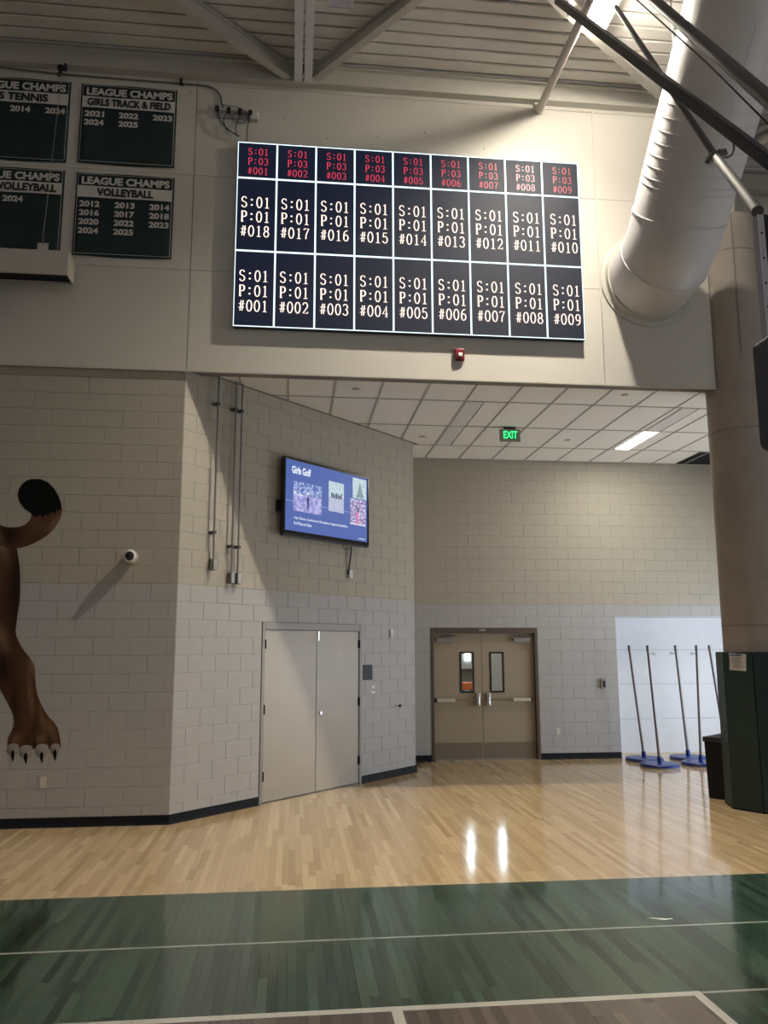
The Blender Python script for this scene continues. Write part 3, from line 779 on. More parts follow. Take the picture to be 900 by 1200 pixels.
a_ = Vector(pt_ray((.665,1,.684), 4.2)); d_ = (a_-a2).normalized(); a3 = a_ + d_*.75
obj('mast_beam', MB().obox(loc_(a2), loc_(a3), .06, .075), M['black_pipe'], bb, bevel=.006)
obj('top_bracket', MB().obox(loc_(a3), (.60,.12,1.12), .05, .05), M['black_pipe'], bb)
a_ = Vector(pt_ray((.673,1,.781), 4.1)); b_ = Vector(pt_ray((.509,1,.927), 6.4)); d_ = (a_-b_).normalized()
obj('brace_pipe', MB().tube([loc_(b_-d_*1.4), loc_(a_+d_*1.2)], .045, 14), M['grey_pipe'], bb, smooth=True)
e_ = loc_(a_+d_*1.2); obj('brace_bracket', MB().obox(e_, (1.3,.12,1.12), .04, .04), M['black_pipe'], bb)
tag(obj('hoist_cable', MB().tube([pt_ray((.483,1,.925), 7.4), pt_ray((.483,1,.925), 6.0), pt_ray((.585,1,.83), 4.9), pt_ray((.67,1,.741), 4.1), pt_ray((.76,1,.655), 3.5)], .006, 6), M['black_pipe']), 'thin black hoist cable crossing in front of the white duct', 'cable')
obj('safety_cable', MB().tube([loc_(pt_ray((.590,1,.690), 5.2)), loc_(pt_ray((.68,1,.943), 7.3))], .0045, 6), M['alu'], bb)
sp = thing('support_pipe', 'off-white round steel pipe running from the upper wall past the lit lamp', 'pipe', (3.160, YF, 8.955))
obj('pipe', MB().tube([(0,-.015,0),(-.0,-1.85,-.01),(0,-6,.0)], .050, 18), M['white_pipe'], sp, smooth=True)
obj('wall_flange', MB().lathe([(.062,0),(.062,.02),(.05,.03),(.05,.05),(0,.05)], (0,0,0), 20, 'y'), M['white_pipe'], sp, smooth=True)
obj('wall_clamp', MB().box(-.07,-.03,-.06,-.0,-.01,.10), M['white_pipe'], sp)
m = MB(); 
m.tube([(-.30,-2.05,.05),(-.30,-2.05,-.02),(-.29,-1.98,-.30)], .009, 6); m.tube([(-.30,-2.05,.05),(-.12,-2.05,.02),(0,-2.05,-.01)], .012, 6); m.obox((-.34,-2.05,-.06),(-.27,-2.05,.10),.02,.03)
obj('strap', m, M['white_pipe'], sp, smooth=True)

# ------------------------------------------------------------------ high-bay lamps
def lamp(label, loc, on):
    t = thing('high_bay_lamp', label, 'lamp', loc, group='box lamps under the roof deck')
    hw, hl = .145, .30
    obj('housing', MB().box(-hw, hw, -hl, hl, .012, .10), M['white'], t, bevel=.006)
    m = MB(); m.box(-hw, -hw+.012, -hl, hl, 0, .012); m.box(hw-.012, hw, -hl, hl, 0, .012); m.box(-hw, hw, -hl, -hl+.035, 0, .012); m.box(-hw, hw, hl-.035, hl, 0, .012)
    obj('lens_frame', m, M['white'], t)
    for x_ in (-.082, 0, .082): obj('lens', MB().box(x_-.034, x_+.034, -hl+.04, hl-.04, .004, .0119), M['lens_on'] if on else M['lens_off'], t)
    for s_ in (-1, 1): obj('mounting_rod', MB().tube([(s_*.1,0,.10), (s_*.1,0,ZD+.03-loc[2])], .006, 6), M['conduit'], t)
    return t
LL = (3.43, 7.98, 9.10)
lamp('blazing lit box lamp under the roof deck, beside the off-white pipe', LL, True)
lamp('unlit white box lamp under the roof deck, near the pale chord', (.430, 7.86, 9.0), False)
# photometric distribution of a high-bay reflector: strong downwards, weak sideways (like an IES profile)
pl = bpy.data.lights.new('high_bay_glow', 'POINT'); pl.energy = 1; pl.shadow_soft_size = .11; pl.color = (1, .91, .76)
pl.use_nodes = True; LN = pl.node_tree.nodes; LK = pl.node_tree.links; em = LN['Emission']
tcn = LN.new('ShaderNodeTexCoord'); sz = LN.new('ShaderNodeSeparateXYZ'); LK.new(tcn.outputs['Normal'], sz.inputs[0])
mn = LN.new('ShaderNodeMath'); mn.operation = 'MULTIPLY'; mn.inputs[1].default_value = LAMP_SIGN; LK.new(sz.outputs[2], mn.inputs[0])
mx_ = LN.new('ShaderNodeMath'); mx_.operation = 'MAXIMUM'; mx_.inputs[1].default_value = 0; LK.new(mn.outputs[0], mx_.inputs[0])
pw_ = LN.new('ShaderNodeMath'); pw_.operation = 'POWER'; pw_.inputs[1].default_value = 3.2; LK.new(mx_.outputs[0], pw_.inputs[0])
ml_ = LN.new('ShaderNodeMath'); ml_.operation = 'MULTIPLY_ADD'; ml_.inputs[1].default_value = LAMP_POWER; ml_.inputs[2].default_value = LAMP_POWER*.09; LK.new(pw_.outputs[0], ml_.inputs[0])
LK.new(ml_.outputs[0], em.inputs['Strength'])
plo = bpy.data.objects.new('high_bay_glow', pl); C.objects.link(plo); plo.location = (LL[0], LL[1], LL[2]-.02); plo.rotation_euler = (0, radians(22), 0)   # aimed across the hall

# ------------------------------------------------------------------ lettering helpers
def font_mesh(txt, size, bold=0.0, spacing=1.0):
    cu = bpy.data.curves.new('lettering', 'FONT'); cu.body = txt; cu.size = size; cu.offset = bold; cu.space_character = spacing
    cu.resolution_u = 3
    o = bpy.data.objects.new('tmp', cu); C.objects.link(o)
    dg = bpy.context.evaluated_depsgraph_get(); dg.update()
    me = bpy.data.meshes.new_from_object(o.evaluated_get(dg))
    vs = [(v.co.x, v.co.y) for v in me.vertices]; fs = [tuple(p.vertices) for p in me.polygons]
    bpy.data.objects.remove(o); bpy.data.curves.remove(cu); bpy.data.meshes.remove(me)
    return vs, fs
def put_text(m, txt, x0, x1, z0, z1, y, bold=.02):
    """fit lettering flat into the rectangle, facing -y"""
    vs, fs = font_mesh(txt, 1.0, bold)
    xa = min(v[0] for v in vs); xb = max(v[0] for v in vs); za = min(v[1] for v in vs); zb_ = max(v[1] for v in vs)
    sx = (x1-x0)/(xb-xa); sz = (z1-z0)/(zb_-za)
    m.add([(x0+(v[0]-xa)*sx, y, z0+(v[1]-za)*sz) for v in vs], fs)
    return m

# ------------------------------------------------------------------ banners
def banner(x0, x1, z0, z1, sport, sx, years, label):
    t = thing('championship_banner', label, 'banner', (x0, YF, z0), group='green league banners on the upper wall')
    W_, H_ = x1-x0, z1-z0
    nx, nz = 14, 12; m = MB()
    def wav(u, v): return -.012 - .006*sin(u*9+v*3) - .004*sin(v*7)
    def sag(u, v): return -.012*sin(pi*u)*(1-v)
    grid = [(u*W_, wav(u, v), v*H_+sag(u, v)) for v in [j/nz for j in range(nz+1)] for u in [i/nx for i in range(nx+1)]]
    m.add(grid, [(j*(nx+1)+i, j*(nx+1)+i+1, (j+1)*(nx+1)+i+1, (j+1)*(nx+1)+i) for j in range(nz) for i in range(nx)])
    cl_ = obj('cloth', m, M['banner'], t, smooth=True)
    so = cl_.modifiers.new('thickness', 'SOLIDIFY'); so.thickness = .0015; so.offset = 1
    yy = -.0245
    m = MB(); e = .020; l_ = .0045
    m.box(e, W_-e, yy, yy+.001, e, e+l_); m.box(e, W_-e, yy, yy+.001, H_-e-l_, H_-e); m.box(e, e+l_, yy, yy+.001, e, H_-e); m.box(W_-e-l_, W_-e, yy, yy+.001, e, H_-e)
    obj('border_line', m, M['banner_white'], t)
    m = MB(); n = 12; vs = []
    za, zb_ = H_*.695, H_*.835
    for i in range(n+1):
        u = i/n; vs += [(e+u*(W_-2*e), yy-.004*(1+sin(u*11)), za), (e+u*(W_-2*e), yy-.004*(1+sin(u*11+1)), zb_)]
    m.add(vs, [(2*i, 2*i+2, 2*i+3, 2*i+1) for i in range(n)]); obj('sport_strip', m, M['banner_white'], t, smooth=True)
    obj('heading_lettering', put_text(MB(), 'LEAGUE CHAMPS', W_*.055, W_*.955, H_*.855, H_*.95, yy-.0005, .045), M['banner_white'], t)
    obj('sport_lettering', put_text(MB(), sport, W_*sx[0], W_*sx[1], H_*.715, H_*.812, yy-.010, .045), M['banner_ink'], t)
    for (c_, r_), yr in years.items():
        m = MB()
        xa = W_*(.045+.355*c_); zt = H_*(.655-.108*r_)
        put_text(m, yr, xa, xa+W_*.205, zt-H_*.075, zt, yy-.0005, .045)
        obj('year_lettering', m, M['banner_white'], t)
    fold = MB()
    for q in (.36, .70): fold.box(W_*q-.0015, W_*q+.0015, yy+.004, yy+.006, e, za)
    obj('cloth_fold', fold, M['banner'], t)
    for q in (.03, .97):
        obj('grommet', MB().lathe([(.009,0),(.009,.002),(.004,.003),(.004,0)], (W_*q, yy, H_-.012), 10, 'y'), M['alu'], t)
banner(-2.712, -1.545, 7.80, 8.872, 'GIRLS TRACK & FIELD', (.07,.94), {(0,0):'2021',(1,0):'2022',(2,0):'2023',(0,1):'2024',(1,1):'2025'}, 'green banner reading league champs girls track & field')
banner(-2.705, -1.533, 6.588, 7.668, 'VOLLEYBALL', (.215,.79), {(0,0):'2012',(1,0):'2013',(2,0):'2014',(0,1):'2016',(1,1):'2017',(2,1):'2018',(0,2):'2020',(1,2):'2022',(2,2):'2023',(0,3):'2024',(1,3):'2025'}, 'green volleyball banner with eleven years listed in three columns')
banner(-4.01, -2.842, 7.785, 8.883, 'GIRLS TENNIS', (.03,.78), {(1,0):'2014',(2,0):'2024'}, 'green banner reading league champs girls tennis')
banner(-4.02, -2.846, 6.600, 7.680, 'BOYS VOLLEYBALL', (.07,.93), {(1,0):'2024'}, 'green volleyball banner with one year, hanging behind the white screen housing')

# ------------------------------------------------------------------ LED scoreboard
def arc(cx_, cy_, rx, ry, a0_, a1_, n=12):
    return [(cx_+rx*cos(radians(a0_+(a1_-a0_)*i/n)), cy_+ry*sin(radians(a0_+(a1_-a0_)*i/n))) for i in range(n+1)]
GL = {
 '0': [arc(.5,.5,.36,.48,90,450,22)],
 '1': [[(.52,.02),(.52,.98),(.28,.84)], [(.22,.02),(.82,.02)]],
 '2': [arc(.48,.70,.34,.28,165,-35,12)+[(.16,.05),(.86,.05),(.88,.18)]],
 '3': [arc(.46,.745,.32,.235,160,-90,12), arc(.46,.265,.36,.25,90,-160,12)],
 '4': [[(.66,.02),(.66,.98),(.12,.28),(.92,.28)], [(.48,.02),(.84,.02)]],
 '5': [[(.82,.96),(.26,.96),(.22,.56)]+arc(.48,.33,.36,.31,125,-160,14)],
 '6': [arc(.70,.60,.50,.38,80,180,10)+[(.2,.35)], arc(.5,.31,.33,.29,0,360,18)],
 '7': [[(.16,.82),(.16,.95),(.86,.95),(.48,.42),(.44,.02)]],
 '8': [arc(.5,.74,.28,.23,0,360,16), arc(.5,.26,.35,.25,0,360,18)],
 '9': [arc(.5,.69,.33,.29,0,360,18), [(.8,.65)]+arc(.30,.40,.50,.38,0,-100,10)],
 'S': [arc(.5,.735,.33,.245,20,215,12)+arc(.5,.265,.35,.245,55,-165,14)[0:]],
 'P': [[(.24,.02),(.24,.97)], [(.10,.97),(.55,.97)]+arc(.55,.72,.32,.25,90,-90,10)+[(.24,.47)], [(.10,.02),(.44,.02)]],
 '#': [[(.30,.05),(.44,.95)], [(.60,.05),(.74,.95)], [(.08,.66),(.94,.66)], [(.04,.34),(.90,.34)]],
 ':': [arc(.5,.72,.05,.035,0,360,8), arc(.5,.24,.05,.035,0,360,8)],
}
def strokes(m, ch_, x0, z0, w_, h_, t, y):
    tt = t*1.25 if ch_ in ':P' else t*.85 if ch_ == '#' else t
    for ln in GL[ch_]:
        pts = [(x0+p[0]*w_, z0+p[1]*h_) for p in ln]; N_ = len(pts)
        closed = abs(pts[0][0]-pts[-1][0])+abs(pts[0][1]-pts[-1][1]) < 1e-6
        vs = []
        for i, p in enumerate(pts):
            a = pts[i-1] if i else (pts[-2] if closed else p); b = pts[i+1] if i < N_-1 else (pts[1] if closed else p)
            dx, dz = b[0]-a[0], b[1]-a[1]; d = sqrt(dx*dx+dz*dz) or 1
            k = .62 + .50*abs(dz/d)                     # vertical strokes heavier
            nx2, nz2 = -dz/d*tt*k/2, dx/d*tt*k/2
            vs += [(p[0]+nx2, y, p[1]+nz2), (p[0]-nx2, y, p[1]-nz2)]
        m.add(vs, [(2*i, 2*i+1, 2*i+3, 2*i+2) for i in range(N_-1)])
SX0, SX1 = -.764, 3.625; ZS = [5.735, 6.711, 7.678, 8.163]; CWD = (SX1-SX0)/9; SY = .09
sb = thing('led_scoreboard', 'large LED scoreboard of three rows of numbered panels on the upper wall', 'scoreboard', (SX0, YF, ZS[0]))
WB, HB = SX1-SX0, ZS[3]-ZS[0]
obj('cabinet', MB().box(.0, WB, -SY, -.001, 0, HB), M['black_pipe'], sb)
t_ = .0095
yc = -SY-.004
ids = [['%03d' % (i+1) for i in range(9)], ['%03d' % (18-i) for i in range(9)], ['%03d' % (i+1) for i in range(9)]]
for r_ in range(3):
    zb0, zb1 = ZS[r_]-ZS[0], ZS[r_+1]-ZS[0]; ch_h = zb1-zb0
    for c_ in range(9):
        xa, xb = c_*CWD, (c_+1)*CWD
        cell = obj('display_panel', MB().box(xa+t_, xb-t_, -SY-.003, -SY, zb0+t_, zb1-t_), M['led_black'], sb)
        m = MB()
        top = (r_ == 2)
        lines = ['S:01', 'P:03' if top else 'P:01', '#'+ids[r_][c_]]
        for li, tx in enumerate(lines):
            if top: x_0, w1, h1, z_ = .25+c_*.004, .135, .195, (.845-.27*li)-.195
            else: x_0, w1, h1, z_ = .10+c_*.008, .190, .150, (.742-.198*li)-.150
            for k_, g_ in enumerate(tx):
                strokes(m, g_, xa+CWD*(x_0+w1*k_)+CWD*w1*.06, zb0+ch_h*z_, CWD*w1*.88, ch_h*h1, .0085 if top else .0135, -SY-.0045)
        obj('lettering', m, M['led_red'] if top else M['led_white'], cell)
for i in range(10):
    w_ = .009 if i in (0, 9) else .0105
    xx = i*CWD; a, b = max(0, xx-w_), min(WB, xx+w_)
    obj('light_strip', MB().box(a, b, -SY-.006, -SY-.0005, 0, HB), M['led_line'], sb)
for z_ in ZS:
    zz_ = z_-ZS[0]; a, b = max(0, zz_-.0105), min(HB, zz_+.0105)
    obj('light_strip', MB().box(0, WB, -SY-.0065, -SY-.001, a, b), M['led_line'], sb)
# raceway with plugs and cords feeding the board
rw = thing('power_raceway', 'grey power raceway with four plugs above the scoreboard corner', 'socket strip', (-.80, YF, 8.58))
obj('box', MB().box(-.24, .20, -.035, 0, -.055, .05), mat('raceway_grey', (.36,.35,.36), .5), rw, bevel=.004)
obj('end_bracket', MB().box(.17, .27, -.07, -.0, -.07, .05), M['steel_paint'], rw, bevel=.004)
px_ = [-.24, -.095, .045, .175]
for i, x_ in enumerate(px_):
    p_ = obj('plug', MB().box(x_-.025, x_+.025, -.085, -.035, .01-.01*i, .075-.01*i), M['black_plastic'], rw, bevel=.008)
crd = [bez((-.24,-.075,.01), (-.22,-.09,-.15), (-.12,-.09,-.27), (.05,-.06,-.32)), bez((-.095,-.075,.0), (-.16,-.1,-.08), (-.18,-.1,-.16), (-.10,-.06,-.26)),
       bez((.045,-.075,-.01), (.06,-.1,-.13), (-.05,-.1,-.18), (.02,-.06,-.33)), bez((.175,-.075,-.02), (.16,-.1,-.15), (.13,-.1,-.22), (.14,-.06,-.40))]
m = MB()
for b in crd: m.tube(b, .006, 6)
obj('cord', m, M['black_plastic'], rw, smooth=True)
m = MB(); m.tube([(.05+.09*cos(q), -.06, -.06+.085*sin(q)) for q in [2*pi*i/20 for i in range(21)]], .005, 6); m.tube(bez((-.20,-.05,.13),(-.14,-.08,.05),(.1,-.1,.12),(.16,-.06,-.05)), .005, 6)
obj('coiled_cable', m, M['grey_pipe'], rw, smooth=True)
m = MB(); m.tube([(-4.2,YF-.02,9.035),(-2.96,YF-.022,8.975),(-1.5,YF-.02,8.965),(-1.30,YF-.02,8.965)]+bez((-1.30,YF-.02,8.965),(-1.08,YF-.02,8.96),(-1.0,YF-.02,8.90),(-.99,YF-.02,8.72),10)[1:]+[(-.97,YF-.04,8.66)], .010, 8)
tag(obj('wall_cable', m, M['grey_pipe'], smooth=True), 'thin grey cable run above the banners to the power raceway', 'cable')
tag(obj('cable_clip', MB().box(-1.515,-1.485,YF-.05,YF-.001,8.95,9.02).box(-1.53,-1.47,YF-.03,YF-.001,8.945,8.965), M['black_plastic']), 'small black clip on the grey cable over the track banner', 'clip')

# fire alarm strobe
t = thing('fire_strobe', 'small red fire alarm strobe under the scoreboard', 'alarm', (2.02, YF, 5.50))
obj('body', MB().box(-.06, .06, -.05, 0, -.075, .075), M['red'], t, bevel=.010)
obj('strobe_lens', MB().box(-.025, .03, -.075, -.05, -.035, .015), M['white'], t, bevel=.008)
# projection screen housing with its hanger
t = thing('screen_housing', 'long white screen housing hanging below the volleyball banners', 'screen', (-2.63, 9.12, 6.135))
m = MB(); m.box(-4.5, 0, 0, .010, 0, .285); m.box(-4.5, 0, .27, .28, 0, .285); m.box(-4.5, 0, .01, .27, .275, .285); m.box(-4.5, -.0, .01, .03, 0, .012)
obj('casing', m, mat('housing_white', (.56,.52,.47), .5), t)
obj('end_cap', MB().box(0, .012, 0, .28, -.004, .287), mat('end_cap_cream', (.62,.58,.48), .5), t)
obj('roller', MB().tube([(-4.4,.14,.14),(-.03,.14,.14)], .075, 16), M['black'], t, smooth=True)
obj('dark_slot', MB().box(-4.48, -.02, .03, .27, .03, .036), M['black'], t)
obj('indicator', MB().box(-.32,-.29,.02,.05,.026,.031), M['red'], t)
hb = obj('hanging_bracket', MB().box(-.36, -.24, .06, .07, .285, .40).box(-.36,-.24,.06,.2,.285,.295), M['steel_paint'], t)
m = MB()
for i in range(7): m.tube([(-.30+.012*cos(q)*(1 if i%2 else .4), .055+.012*cos(q)*(0 if i%2 else 1), .395+.024*i+.016*sin(q)) for q in [2*pi*j/10 for j in range(11)]], .003, 5)
obj('chain', m, M['conduit'], hb)
obj('suspension_cable', MB().tube([(-.30,.06,.55),(-.292,.30,2.80)], .004, 6), M['alu'], hb)
t = thing('beam_clamp', 'black clamp and hook over the girls tennis banner', 'clamp', (-2.93, 9.42, 8.93))
obj('jaw', MB().box(-.05,.06,-.02,.03,.02,.06).box(-.03,.01,-.02,.03,-.02,.08).box(.03,.06,-.02,.03,.05,.10), M['black_plastic'], t, bevel=.004)
obj('eye', MB().tube([(-.02+.026*cos(q), 0, -.045+.026*sin(q)) for q in [2*pi*i/14 for i in range(15)]], .008, 8), M['black_plastic'], t, smooth=True)

# ------------------------------------------------------------------ animal mural painted on the block wall
def clip_poly_cell(poly, x0, x1, z0, z1):
    for a, b, c in ((1,0,x0), (-1,0,-x1), (0,1,z0), (0,-1,-z1)):
        poly = clip_half(poly, a, b, c)
        if len(poly) < 3: return None
    return poly
def area2(p): return abs(sum(p[i][0]*p[(i+1)%len(p)][1]-p[(i+1)%len(p)][0]*p[i][1] for i in range(len(p))))/2
def smooth_poly(p, it=1):
    for _ in range(it):
        q = []
        for i in range(len(p)):
            a, b = p[i], p[(i+1) % len(p)]
            q += [(.75*a[0]+.25*b[0], .75*a[1]+.25*b[1]), (.25*a[0]+.75*b[0], .25*a[1]+.75*b[1])]
        p = q
    return p
def painted(name, poly, y, colf, parent, cell=.03, sm=1):
    if sm: poly = smooth_poly(poly, sm)
    m = MB(); xa = min(p[0] for p in poly); xb = max(p[0] for p in poly); za = min(p[1] for p in poly); zb_ = max(p[1] for p in poly)
    x_ = xa
    while x_ < xb:
        z_ = za
        while z_ < zb_:
            q = clip_poly_cell(poly, x_, x_+cell, z_, z_+cell)
            if q and area2(q) > 1e-7:
                n = len(m.v); m.v += [(p[0], y, p[1]) for p in q]; m.f.append(tuple(range(n, n+len(q)))); m.c += [colf(p[0], p[1]) for p in q]
            z_ += cell
        x_ += cell
    o = obj(name, m, M['mural'], parent, recalc=False)
    return o
def shade(base_, blobs):
    def f(x_, z_):
        c = list(base_)
        for bx, bz, rx, rz, rot, cc, amt in blobs:
            dx, dz = x_-bx, z_-bz; ca, sa = cos(radians(rot)), sin(radians(rot))
            u, v = (dx*ca+dz*sa)/rx, (-dx*sa+dz*ca)/rz
            k = amt*math.exp(-(u*u+v*v))
            c = [c[i]*(1-k)+cc[i]*k for i in range(3)]
        return c
    return f
BR, DK, LT, WH = (.085,.040,.022), (.010,.007,.006), (.27,.165,.10), (.36,.34,.32)
mu = thing('animal_mural', 'painted brown animal hind leg with curled black-tipped tail on block wall', 'mural', (0, YL-.0015, 0))
body = [(-4.7,3.36),(-4.0,3.42),(-3.504,3.36),(-3.317,3.298),(-3.198,3.25),(-3.113,3.032),(-3.087,2.898),(-3.061,2.778),(-3.039,2.477),(-3.057,2.287),(-3.06,2.187),(-3.068,2.072),(-2.98,1.907),(-2.877,1.792),(-2.832,1.71),(-2.824,1.596),(-2.798,1.434),(-2.742,1.304),(-2.663,1.175),(-2.561,1.077),(-2.527,.981),(-2.5,.853),(-2.512,.80),(-2.625,.824),(-2.94,.829),(-3.04,.80),(-3.067,.862),(-3.072,.941),(-3.031,1.02),(-3.012,1.083),(-3.027,1.195),(-3.099,1.324),(-3.188,1.469),(-3.32,1.70),(-3.55,1.95),(-3.9,2.2),(-4.7,2.4)]
bsh = shade(BR, [(-3.46,2.72,.12,.34,0,LT,.85),(-3.30,3.10,.05,.22,25,LT,.75),(-3.10,2.62,.09,.48,0,DK,.85),(-3.36,2.25,.14,.16,0,DK,.7),(-3.20,2.02,.05,.17,18,LT,.7),(-3.17,1.70,.10,.20,8,DK,.9),(-3.02,2.25,.08,.2,0,DK,.8),(-2.86,1.72,.035,.10,10,LT,.75),(-2.86,1.40,.022,.22,10,LT,.7),(-2.92,1.5,.04,.3,8,BR,.6),(-2.62,1.04,.035,.12,25,LT,.6),(-2.72,1.15,.018,.16,14,LT,.5),(-3.02,1.30,.05,.28,6,DK,.75),(-2.80,1.05,.03,.14,0,DK,.45),(-2.98,.93,.045,.05,0,LT,.5),(-2.72,.93,.05,.04,0,LT,.5),(-2.86,.90,.018,.06,0,DK,.7),(-2.78,.87,.018,.08,0,DK,.7),(-2.62,.89,.016,.08,0,DK,.7)])
painted('leg_paint', body, 0, bsh, mu, sm=1)
tail = [(-2.975,3.43),(-2.869,3.42),(-2.743,3.47),(-2.64,3.52),(-2.656,3.394),(-2.698,3.294),(-2.763,3.207),(-2.841,3.145),(-2.92,3.095),(-3.022,3.051),(-3.107,3.029),(-3.183,3.031),(-3.34,3.078),(-3.40,3.30),(-3.317,3.292),(-3.246,3.272),(-3.152,3.269),(-3.083,3.283),(-3.027,3.314),(-2.99,3.364)]
painted('tail_paint', tail, -.0006, shade(BR, [(-3.2,3.2,.12,.14,0,DK,.85),(-2.72,3.32,.04,.12,-30,LT,.6),(-3.33,3.18,.04,.14,30,LT,.35),(-2.9,3.30,.10,.08,0,LT,.15)]), mu)
tip = [(-3.003,3.836),(-2.908,3.836),(-2.823,3.802),(-2.748,3.729),(-2.695,3.642),(-2.66,3.555),(-2.651,3.493),(-2.68,3.486),(-2.69,3.455),(-2.709,3.48),(-2.723,3.418),(-2.743,3.461),(-2.777,3.441),(-2.799,3.404),(-2.812,3.435),(-2.845,3.403),(-2.868,3.391),(-2.881,3.415),(-2.928,3.402),(-2.975,3.414),(-2.995,3.444),(-3.062,3.487),(-3.12,3.56),(-3.144,3.634),(-3.141,3.709),(-3.105,3.778),(-3.06,3.816)]
painted('tail_tip_paint', tip, -.0012, shade((.004,.005,.005), []), mu, sm=0)
for i, (cx_, w_, zt, zb_) in enumerate([(-3.005,.062,.873,.775),(-2.868,.070,.855,.745),(-2.700,.068,.865,.752),(-2.562,.052,.866,.775)]):
    zb_ -= .02; w_ *= 1.06
    toe = [(cx_-w_,zb_+.05),(cx_-w_*.9,zt-.01),(cx_-w_*.3,zt+.015),(cx_+w_*.6,zt+.01),(cx_+w_,zt-.02),(cx_+w_*.9,zb_+.03),(cx_+w_*.3,zb_-.01),(cx_-w_*.4,zb_)]
    painted('toe_paint', toe, -.0012, shade(WH, [(cx_-w_,zb_+.03,.05,.06,0,(.05,.05,.05),.85)]), mu)
    zb_ += .02; cz = zb_-.065
    claw = [(cx_-.016,zb_+.03),(cx_-.022,zb_-.01),(cx_-.008,cz+.02),(cx_+.012,cz-.025),(cx_+.018,cz+.03),(cx_+.020,zb_+.01),(cx_+.006,zb_+.045)]
    painted('claw_paint', claw, -.0018, shade((.006,.006,.006), []), mu, cell=.1, sm=1)

# ------------------------------------------------------------------ small wall fittings
t = thing('dome_camera', 'small white dome camera on the block wall, casting a long shadow', 'camera', (-1.842, YL, 2.942))
obj('housing', MB().lathe([(.062,0),(.072,.01),(.074,.05),(.074,.10),(.068,.125),(.052,.135),(.050,.128)], (0,0,0), 28, 'y'), M['white'], t, smooth=True)
obj('lens_dome', MB().lathe([(.051,.12),(.048,.145),(.036,.163),(.018,.173),(0,.176)], (0,0,0), 24, 'y'), M['smoked'], t, smooth=True)
def outlet(label, loc, rotz=0):
    t = thing('power_outlet', label, 'outlet', loc, rotz, group='ivory power outlets near the floor')
    obj('cover_plate', MB().box(-.036, .036, -.007, 0, -.058, .058), M['offwhite'], t, bevel=.003)
    for z_ in (-.022, .022):
        s_ = obj('socket', MB().box(-.017, .017, -.009, -.007, z_-.014, z_+.014), M['white'], t, bevel=.002, seg=1)
        obj('slots', MB().box(-.009,-.006,-.0095,-.009,z_-.006,z_+.006).box(.006,.009,-.0095,-.009,z_-.006,z_+.006), M['black'], s_)
outlet('ivory power outlet below the painted claws', (-2.668, YL, .469))
outlet('ivory power outlet between exit door and alcove', (4.603, YW, .465))
def on_wall_a(s_, z_, off=0): return (AX+s_*cos(ANG)+off*nA[0], AY+s_*sin(ANG)+off*nA[1], z_)
t = thing('card_reader', 'small grey and black reader beside the white alcove', 'reader', (5.438, YW, 1.268))
obj('body', MB().box(-.045, .045, -.05, 0, -.085, .085), mat('bronze_grey_box', (.28,.26,.23), .4, metal=.3), t, bevel=.006)
obj('front_window', MB().box(-.012, .035, -.054, -.05, -.06, .05), M['black_plastic'], t)
t = thing('wall_plate', 'flat black square plate beside the storage door', 'plate', on_wall_a(3.507, 1.548), ANG)
obj('plate', MB().box(-.108, .108, -.008, 0, -.108, .108), mat('black_slate', (.02,.022,.03), .6), t, bevel=.002)
t = thing('light_switch', 'white switch plate below the black plate', 'switch', on_wall_a(3.635, 1.295), ANG)
obj('plate', MB().box(-.036, .036, -.006, 0, -.058, .058), M['white'], t, bevel=.003); obj('toggle', MB().box(-.008, .008, -.018, -.006, -.012, .012), M['black_plastic'], t)
t = thing('motion_sensor', 'slim white sensor box high on the angled wall', 'sensor', on_wall_a(4.075, 2.115), ANG)
obj('body', MB().box(-.030, .030, -.03, 0, -.065, .065), M['white'], t, bevel=.008); obj('lens', MB().box(-.018,.018,-.034,-.03,-.045,.0), M['lens_off'], t)
t = thing('door_stop', 'small black knob fitting on the angled wall', 'knob', on_wall_a(4.24, 1.03), ANG)
obj('rosette', MB().lathe([(.028,0),(.028,.006),(.012,.010),(.012,.04)], (0,0,0), 16, 'y'), M['alu'], t, smooth=True); obj('rubber_tip', MB().lathe([(.022,.04),(.024,.05),(.020,.065),(0,.067)], (0,0,0), 16, 'y'), M['black'], t, smooth=True)
t = thing('room_number_plate', 'tiny number plate over the exit doors', 'sign', (3.303, YW-.011, 2.20))
obj('plate', MB().box(-.058, .058, -.003, 0, -.022, .022), mat('bronze_plate', (.16,.13,.10), .4), t)
obj('numerals', put_text(MB(), '1121', -.048, .048, -.015, .015, -.0035, .02), M['white'], t)

# conduits on the angled wall
def conduit(s_, zb_, label, side=0):
    t = thing('conduit', label, 'conduit', on_wall_a(s_, zb_), ANG, group='galvanised conduits on the angled wall')
    top = ZC-.005-zb_
    obj('pipe', MB().tube([(0,-.075,top),(0,-.075,.42),(0,-.072,.36),(.018,-.055,.26),(.022,-.048,.16),(.022,-.045,.09)], .0125, 10), M['conduit'], t, smooth=True)
    obj('junction_box', MB().box(-.008, .050, -.085, -.002, -.035, .10), M['conduit'], t, bevel=.006)
    obj('cover', MB().box(-.003, .045, -.089, -.085, -.028, .093), M['alu'], t, bevel=.002, seg=1)
    for z_ in (.42, top-.36):
        obj('strap_clamp', MB().box(-.024, .024, -.093, -.0, z_-.018, z_+.018), mat('dark_clamp', (.10,.10,.10), .5, metal=.4), t, bevel=.004)
conduit(.455, 2.86, 'single galvanised conduit near the outer wall corner')
conduit(.745, 2.72, 'galvanised conduit, middle one of the three on the angled wall')
conduit(.850, 2.72, 'galvanised conduit closest to the television')

